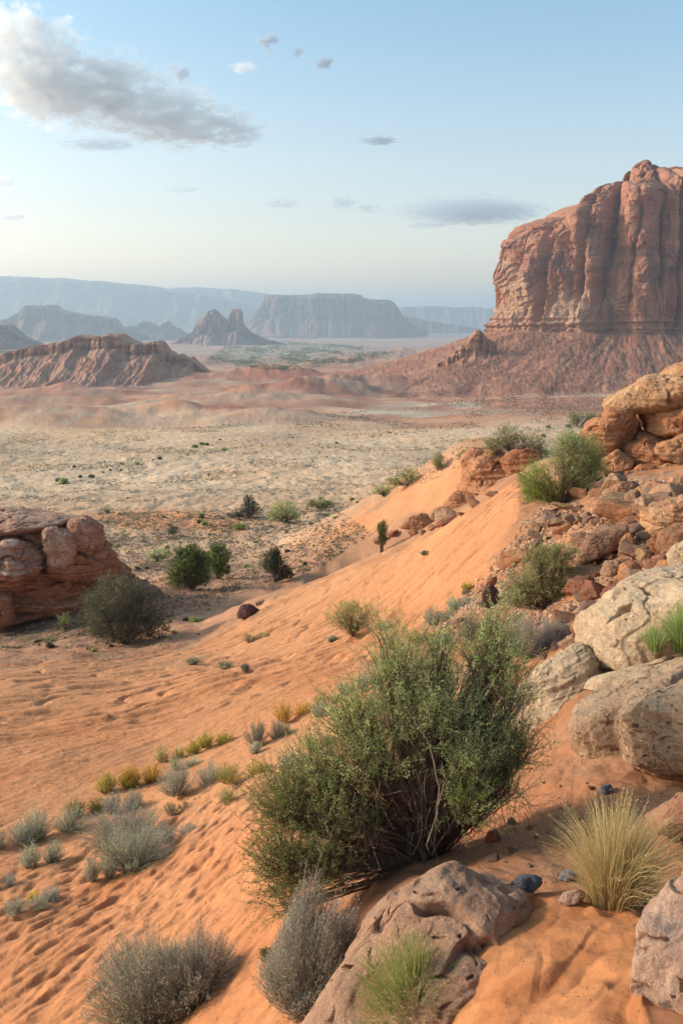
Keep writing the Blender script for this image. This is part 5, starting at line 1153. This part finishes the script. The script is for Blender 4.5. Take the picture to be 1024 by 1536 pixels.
# --- dark shrubs dotted over the flats and the plain: whole individuals, copied from a few shapes
def far_shrubs():
    rs = np.random.RandomState(77); protos = []
    for q in range(8):
        pl = Plant(600+q); cols = [G_DK, G_JU, [(.09,.10,.055),(.13,.13,.08)], G_OL][q % 4]
        lob = [(0, 0, .42, .5, .4)]+[(rs.uniform(-.45, .45), rs.uniform(-.3, .3), rs.uniform(.2, .4), rs.uniform(.25, .4), rs.uniform(.2, .35)) for _ in range(3)]
        for (x, y, z, r, h) in lob: fill_blob(pl, (x, y, z*.8), (r, r, h), (0, 0, 0), 45, 9, .15, .07, .2, cols, W_BR, brad=.03, nbr=2)
        protos.append(pl)
    objs = []; used = {}
    def add(u, v, wpx, q, label, group):
        g = hit(u, v, n=1400); s = g[1]/FPX*wpx/1.6
        if q not in used:
            o = protos[q].build("desert_shrub", tuple(g), dict(foliage=M_LEAF, branches=M_LEAF), label, "shrub", group, single='foliage'); used[q] = o
        else:
            o = used[q].copy(); COL.objects.link(o)
        o.location = (g[0], g[1], g[2]-.05*s); o.scale = (s, s, s*rs.uniform(.7, 1.1)); o.rotation_euler[2] = rs.uniform(0, 6.28); tag(o, label, "shrub", group)
    named = [(88,722,11),(121,716,10),(137,716,13),(154,709,7),(166,706,6),(182,706,7),(205,697,13),(240,689,11),(293,671,13),(302,667,12),(311,668,9),(335,676,13),(330,660,5),(112,701,8),(95,725,20),(160,768,12)]
    for (u, v, w) in named: add(u, v, w, rs.randint(4), "dark round shrub dotted on the open tan plain", "dark shrubs of the tan plain")
    def region(P_, n, w0, w1, label, group, qs):
        P_ = np.array(P_, float); m = 0
        while m < n:
            u = rs.uniform(P_[:, 0].min(), P_[:, 0].max()); v = rs.uniform(P_[:, 1].min(), P_[:, 1].max())
            if poly(np.array([u]), np.array([v]), P_)[0] < 0: continue
            add(u, v, w0*(w1/w0)**(rs.rand()**2), qs[rs.randint(len(qs))], label, group); m += 1
    region([(0,700),(300,668),(600,640),(800,640),(760,668),(560,730),(300,760),(0,750)], 60, 2.5, 7, "small dark shrub scattered over the plain", "small shrubs scattered over the plain", [0, 1, 2, 3])
    region([(140,770),(480,770),(560,800),(520,830),(440,860),(360,850),(240,900),(190,850)], 95, 3.5, 14, "low desert shrub on the rocky flat around the junipers", "low shrubs of the rocky flat", [2, 3, 6, 7])
    region([(0,935),(120,925),(260,935),(330,905),(300,960),(180,980),(0,980)], 55, 5, 20, "low scrubby bush in the gully below the layered outcrop", "scrub of the gully", [2, 3, 6, 7])
    region([(480,745),(560,750),(500,790),(400,790)], 18, 4, 14, "low green shrub left of the second dune", "shrubs left of the second dune", [0, 1, 3])
    region([(790,650),(880,620),(900,640),(830,690)], 6, 6, 16, "shrub on the crest between the rock rib and the right outcrop", "shrubs of the crest", [0, 2])
    region([(700,880),(860,740),(950,730),(1000,760),(860,900)], 14, 5, 16, "small dry shrub growing between the rocks of the rubble slope", "dry shrubs between the rocks", [2, 6])
far_shrubs()

# --- uncountable cover
def litter(name, n, gen, kind_mat, seed, size, cols, shape='tuft'):
    rs = np.random.RandomState(seed); u, v = gen(rs, n)
    # land points: march all rays together on a coarse set of depths
    d = ray(u, v); d = d/np.linalg.norm(d, axis=1)[:, None]; P = []
    for q in d:
        ok, loc, nr, fi = GROUND.ray_cast(tuple(q*3), tuple(q), distance=5000)
        if ok: P.append(loc)
    P = np.array(P, float); n = len(P)
    s = size(rs, P)
    if shape == 'stone':
        B = np.array([[1,0,0],[0,1,0],[-1,0,0],[0,-1,0],[0,0,.8],[0,0,-.6]], float); T = np.array([[0,1,4],[1,2,4],[2,3,4],[3,0,4],[1,0,5],[2,1,5],[3,2,5],[0,3,5]])
        V = B[None]*rs.uniform(.6, 1.3, (n, 6, 1)); a = rs.rand(n)*6.28; c_, s_ = np.cos(a)[:, None], np.sin(a)[:, None]
        V = np.stack([V[..., 0]*c_-V[..., 1]*s_, V[..., 0]*s_+V[..., 1]*c_, V[..., 2]*.7+.15], -1)*s[:, None, None]+P[:, None]
        F = (T[None]+np.arange(n)[:, None, None]*6).reshape(-1, 3); c = np.repeat(pick(cols, n, rs, .25), 6, 0); V = V.reshape(-1, 3)
    else:
        k = 9; dd = rs.randn(n, k, 3); dd[..., 2] = np.abs(dd[..., 2])*.8+.3; dd = unit(dd); b = P[:, None]+rs.randn(n, k, 3)*np.array([.3, .3, 0])*s[:, None, None]
        w_ = unit(np.cross(dd, rs.randn(n, k, 3)))*s[:, None, None]*.28
        V = np.stack([b-w_, b+w_, b+dd*s[:, None, None]*rs.uniform(.6, 1.2, (n, k, 1))], 2).reshape(-1, 3); F = np.arange(len(V)).reshape(-1, 3)
        c = np.repeat(pick(cols, n, rs, .3), k*3, 0)
    o = mesh(name, V, F, kind_mat, col=c, smooth=False); return tag(o, kind="stuff")
def in_poly(P_, wt=None):
    P_ = np.array(P_, float)
    def f(rs, n):
        us, vs_ = [], []; c = 0
        while c < n:
            u = rs.uniform(P_[:, 0].min(), P_[:, 0].max(), n); v = rs.uniform(P_[:, 1].min(), P_[:, 1].max(), n); k = poly(u, v, P_) > 0
            if wt is not None: k &= rs.rand(n) < wt(u, v)
            us.append(u[k]); vs_.append(v[k]); c += k.sum()
        return np.concatenate(us)[:n], np.concatenate(vs_)[:n]
    return f
pxs = lambda P: P[:, 1]/FPX
litter("ground_scrub", 15000, in_poly([(-60,655),(300,640),(700,600),(1000,600),(1000,660),(760,690),(560,745),(400,800),(-60,790)], lambda u, v: .04+.96*sst(.0, .25, fb2(u/110, v/12, 3, 5))), M_LEAF, 81, lambda rs, P: pxs(P)*rs.uniform(.7, 2.2, len(P))*.8, [(.26,.20,.12),(.34,.25,.16),(.18,.16,.09),(.40,.30,.19)])
litter("ground_scrub", 9000, in_poly([(120,770),(500,760),(560,800),(480,850),(400,880),(250,930),(-40,985),(-40,900),(180,880)], lambda u, v: .2+.8*sst(-.1, .25, fb2(u/40, v/14, 3, 6))), M_LEAF, 82, lambda rs, P: pxs(P)*rs.uniform(.8, 3.2, len(P)), [(.26,.20,.12),(.32,.24,.15),(.17,.16,.09),(.40,.29,.18)])
litter("gravel", 14000, in_poly([(120,770),(500,760),(560,800),(480,850),(400,880),(250,930),(-40,985),(-40,900),(180,880)], lambda u, v: .15+.85*sst(-.1, .25, fb2(u/50, v/16, 3, 9))), M_STEM, 83, lambda rs, P: pxs(P)*rs.uniform(.5, 2.2, len(P))*.8, [(.44,.28,.19),(.34,.20,.13),(.54,.38,.27),(.26,.16,.12)], 'stone')
litter("gravel", 9000, in_poly([(780,790),(860,720),(1040,720),(1040,850),(900,880),(860,960),(780,1000),(680,960),(620,960),(700,890)], lambda u, v: .2+.8*sst(-.15, .2, fb2(u/40, v/30, 3, 10))), M_STEM, 84, lambda rs, P: pxs(P)*rs.uniform(.8, 4.5, len(P)), [(.42,.23,.13),(.33,.17,.10),(.50,.34,.23),(.22,.12,.09)], 'stone')
litter("gravel", 5000, in_poly([(560,1180),(840,1130),(1040,1180),(1040,1300),(880,1340),(700,1300),(520,1320)], lambda u, v: .1+.9*sst(-.1, .25, fb2(u/60, v/40, 3, 11))), M_STEM, 85, lambda rs, P: .0028*rs.uniform(.6, 2.6, len(P)), [(.38,.17,.09),(.28,.12,.07),(.45,.27,.18),(.20,.11,.08)], 'stone')
litter("scree", 26000, in_poly([(590,595),(735,500),(1040,490),(1040,620),(700,612)], lambda u, v: .2+.8*sst(-.2, .3, fb2(u/30, v/30, 3, 12))), M_STEM, 86, lambda rs, P: pxs(P)*rs.uniform(.4, 1.5, len(P)), [(.34,.16,.10),(.24,.12,.085),(.42,.23,.15),(.15,.09,.07)], 'stone')
litter("valley_scrub", 5000, in_poly([(300,545),(340,518),(420,512),(560,520),(620,530),(500,548),(430,556)], lambda u, v: .1+.9*sst(-.1, .3, fb2(u/40, v/8, 3, 13))), M_LEAF, 87, lambda rs, P: pxs(P)*rs.uniform(.8, 1.8, len(P))*1.1, [(.20,.21,.13),(.26,.25,.16)])

_lowleft = [(-20,1010),(300,1000),(560,960),(600,1000),(480,1120),(400,1300),(450,1400),(430,1540),(-20,1540)]
litter("sand_litter", 3200, in_poly(_lowleft, lambda u, v: .05+.95*sst(.0, .3, fb2(u/60, v/40, 3, 14))), M_STEM, 88, lambda rs, P: pxs(P)*rs.uniform(.3, 1.5, len(P)), [(.22,.12,.07),(.34,.2,.12),(.14,.09,.06)], 'tuft')
litter("sand_litter", 260, in_poly([(470,1420),(560,1360),(860,1330),(980,1345),(960,1536),(480,1536)]), M_STEM, 89, lambda rs, P: .002*rs.uniform(.5, 2.4, len(P)), [(.16,.09,.07),(.30,.2,.15)], 'stone')

# ------------------------------------------------------------------ clouds: real vapour high above the haze
def cloud_mat(name, dens, scale, seed, thr, soft=.12, tint=(1, 1, 1, 1), ew=.42):
    m = bpy.data.materials.new(name); m.use_nodes = True; n = m.node_tree.nodes; l = m.node_tree.links; n.clear()
    c = n.new("ShaderNodeTexCoord").outputs["Object"]
    def math_(op, a, b=None, clamp=False):
        k = n.new("ShaderNodeMath"); k.operation = op; k.use_clamp = clamp
        for i, q in enumerate((a, b)):
            if q is None: continue
            if isinstance(q, (int, float)): k.inputs[i].default_value = q
            else: l.new(q, k.inputs[i])
        return k.outputs[0]
    mp = n.new("ShaderNodeMapping"); mp.inputs["Location"].default_value = (seed*3.1, seed*1.7, seed*.9); l.new(c, mp.inputs[0])
    t = n.new("ShaderNodeTexNoise"); t.inputs["Scale"].default_value = scale; t.inputs["Detail"].default_value = 7; t.inputs["Roughness"].default_value = .64; l.new(mp.outputs[0], t.inputs["Vector"])
    ln = n.new("ShaderNodeVectorMath"); ln.operation = 'LENGTH'; l.new(c, ln.inputs[0])      # 1 at the ellipsoid's skin
    e = math_('SUBTRACT', 1.0, math_('POWER', ln.outputs["Value"], 2.2))
    s = n.new("ShaderNodeSeparateXYZ"); l.new(c, s.inputs[0])
    v = math_('ADD', math_('MULTIPLY', e, ew), t.outputs[0])
    v = math_('SUBTRACT', v, thr)
    v = math_('MULTIPLY', v, 1/soft, True)
    v = math_('MULTIPLY', v, math_('MULTIPLY', e, 6, True))
    v = math_('MULTIPLY', v, dens)
    p = n.new("ShaderNodeVolumePrincipled"); p.inputs["Color"].default_value = tint; p.inputs["Anisotropy"].default_value = .35
    l.new(v, p.inputs["Density"]); o = n.new("ShaderNodeOutputMaterial"); l.new(p.outputs[0], o.inputs["Volume"])
    try: m.cycles.volume_step_rate = .35
    except Exception: pass
    return m
def cloud(label, lobes, Y, dens, scale, thr, seed, group=None, soft=.12, depth=.6, tint=(1, 1, 1, 1), ew=.42):
    """lobes in photo px: (u, v, ru, rv)"""
    u0, v0 = lobes[0][:2]; c = at(u0, v0, Y); D, F = cubesphere(12); s = float(np.linalg.norm(c))/FPX*.97
    e = empty("cloud", tuple(c), label, "cloud", group) if len(lobes) > 1 else None
    for k, (u, v, ru, rv) in enumerate(lobes):
        o = mesh("cloud_bank" if e else "cloud", D, F, cloud_mat("cloud_vapour", dens, scale*ru/60., seed+k*2.3, thr, soft, tint, ew), e)
        p = at(u, v, Y); o.scale = (ru*s, max(ru, rv)*s*depth, rv*s)
        if e: o.location = p-c
        else: o.location = p; tag(o, label, "cloud", group)
cloud("big grey cumulus bank with sunlit upper edges at the top left", [(40,92,105,76),(95,140,110,54),(172,122,78,50),(225,165,120,48),(300,192,100,34),(352,200,44,22),(10,50,60,50)], 7000, .010, 2.1, .625, 1, soft=.045, ew=.17)
cloud("small dark puff just above the right part of the big cloud", [(264,110,20,18)], 7200, .03, 3.4, .61, 11, soft=.07, ew=.2, tint=(.7, .77, .86, 1))
for k, (u, v, ru, rv, d, lb) in enumerate([(402,60,18,11,.005,"upper one of the small grey wisps right of the big cloud"),(402,76,9,7,.003,"tiny wisp under the upper small grey wisp"),(444,76,11,12,.005,"small round grey wisp in the middle of the row"),(484,94,20,10,.005,"two-part grey wisp at the right end of the row"),
  (365,101,24,9,.002,"small white wisp left of the row of grey wisps"),(566,211,34,7,.005,"thin dark streak cloud at the centre of the sky"),(150,216,70,9,.0016,"faint long streak below the big cloud")]):
    cloud(lb, [(u, v, ru, rv)], 7500, d*6, 4.2, .60, 20+k, soft=.08, ew=.2, tint=(1, 1, 1, 1) if 'white' in lb else (.62, .70, .80, 1))
for k, (u, v, ru, rv, d, lb) in enumerate([(705,316,125,22,.0016,"long pale grey cloud veil left of the butte's top"),(516,303,24,13,.0022,"small grey puff low in the middle of the sky"),(422,305,34,9,.0014,"faint streak left of the low grey puff"),(555,312,26,9,.0012,"faint puff right of the low grey puff"),
  (2,271,26,8,.003,"bright cream streak at the left edge, upper"),(14,325,26,7,.003,"bright cream streak at the left edge, lower"),(640,338,40,6,.0012,"thin pale streak under the long cloud veil"),(270,284,34,6,.001,"faint streak low at left of centre"),(724,292,12,5,.003,"tiny dark puff above the long cloud veil")]):
    cloud(lb, [(u, v, ru, rv)], 12500, d*5, 3.6, .58, 40+k, soft=.16, ew=.2, tint=(1, 1, 1, 1) if 'cream' in lb else (.72, .79, .86, 1))
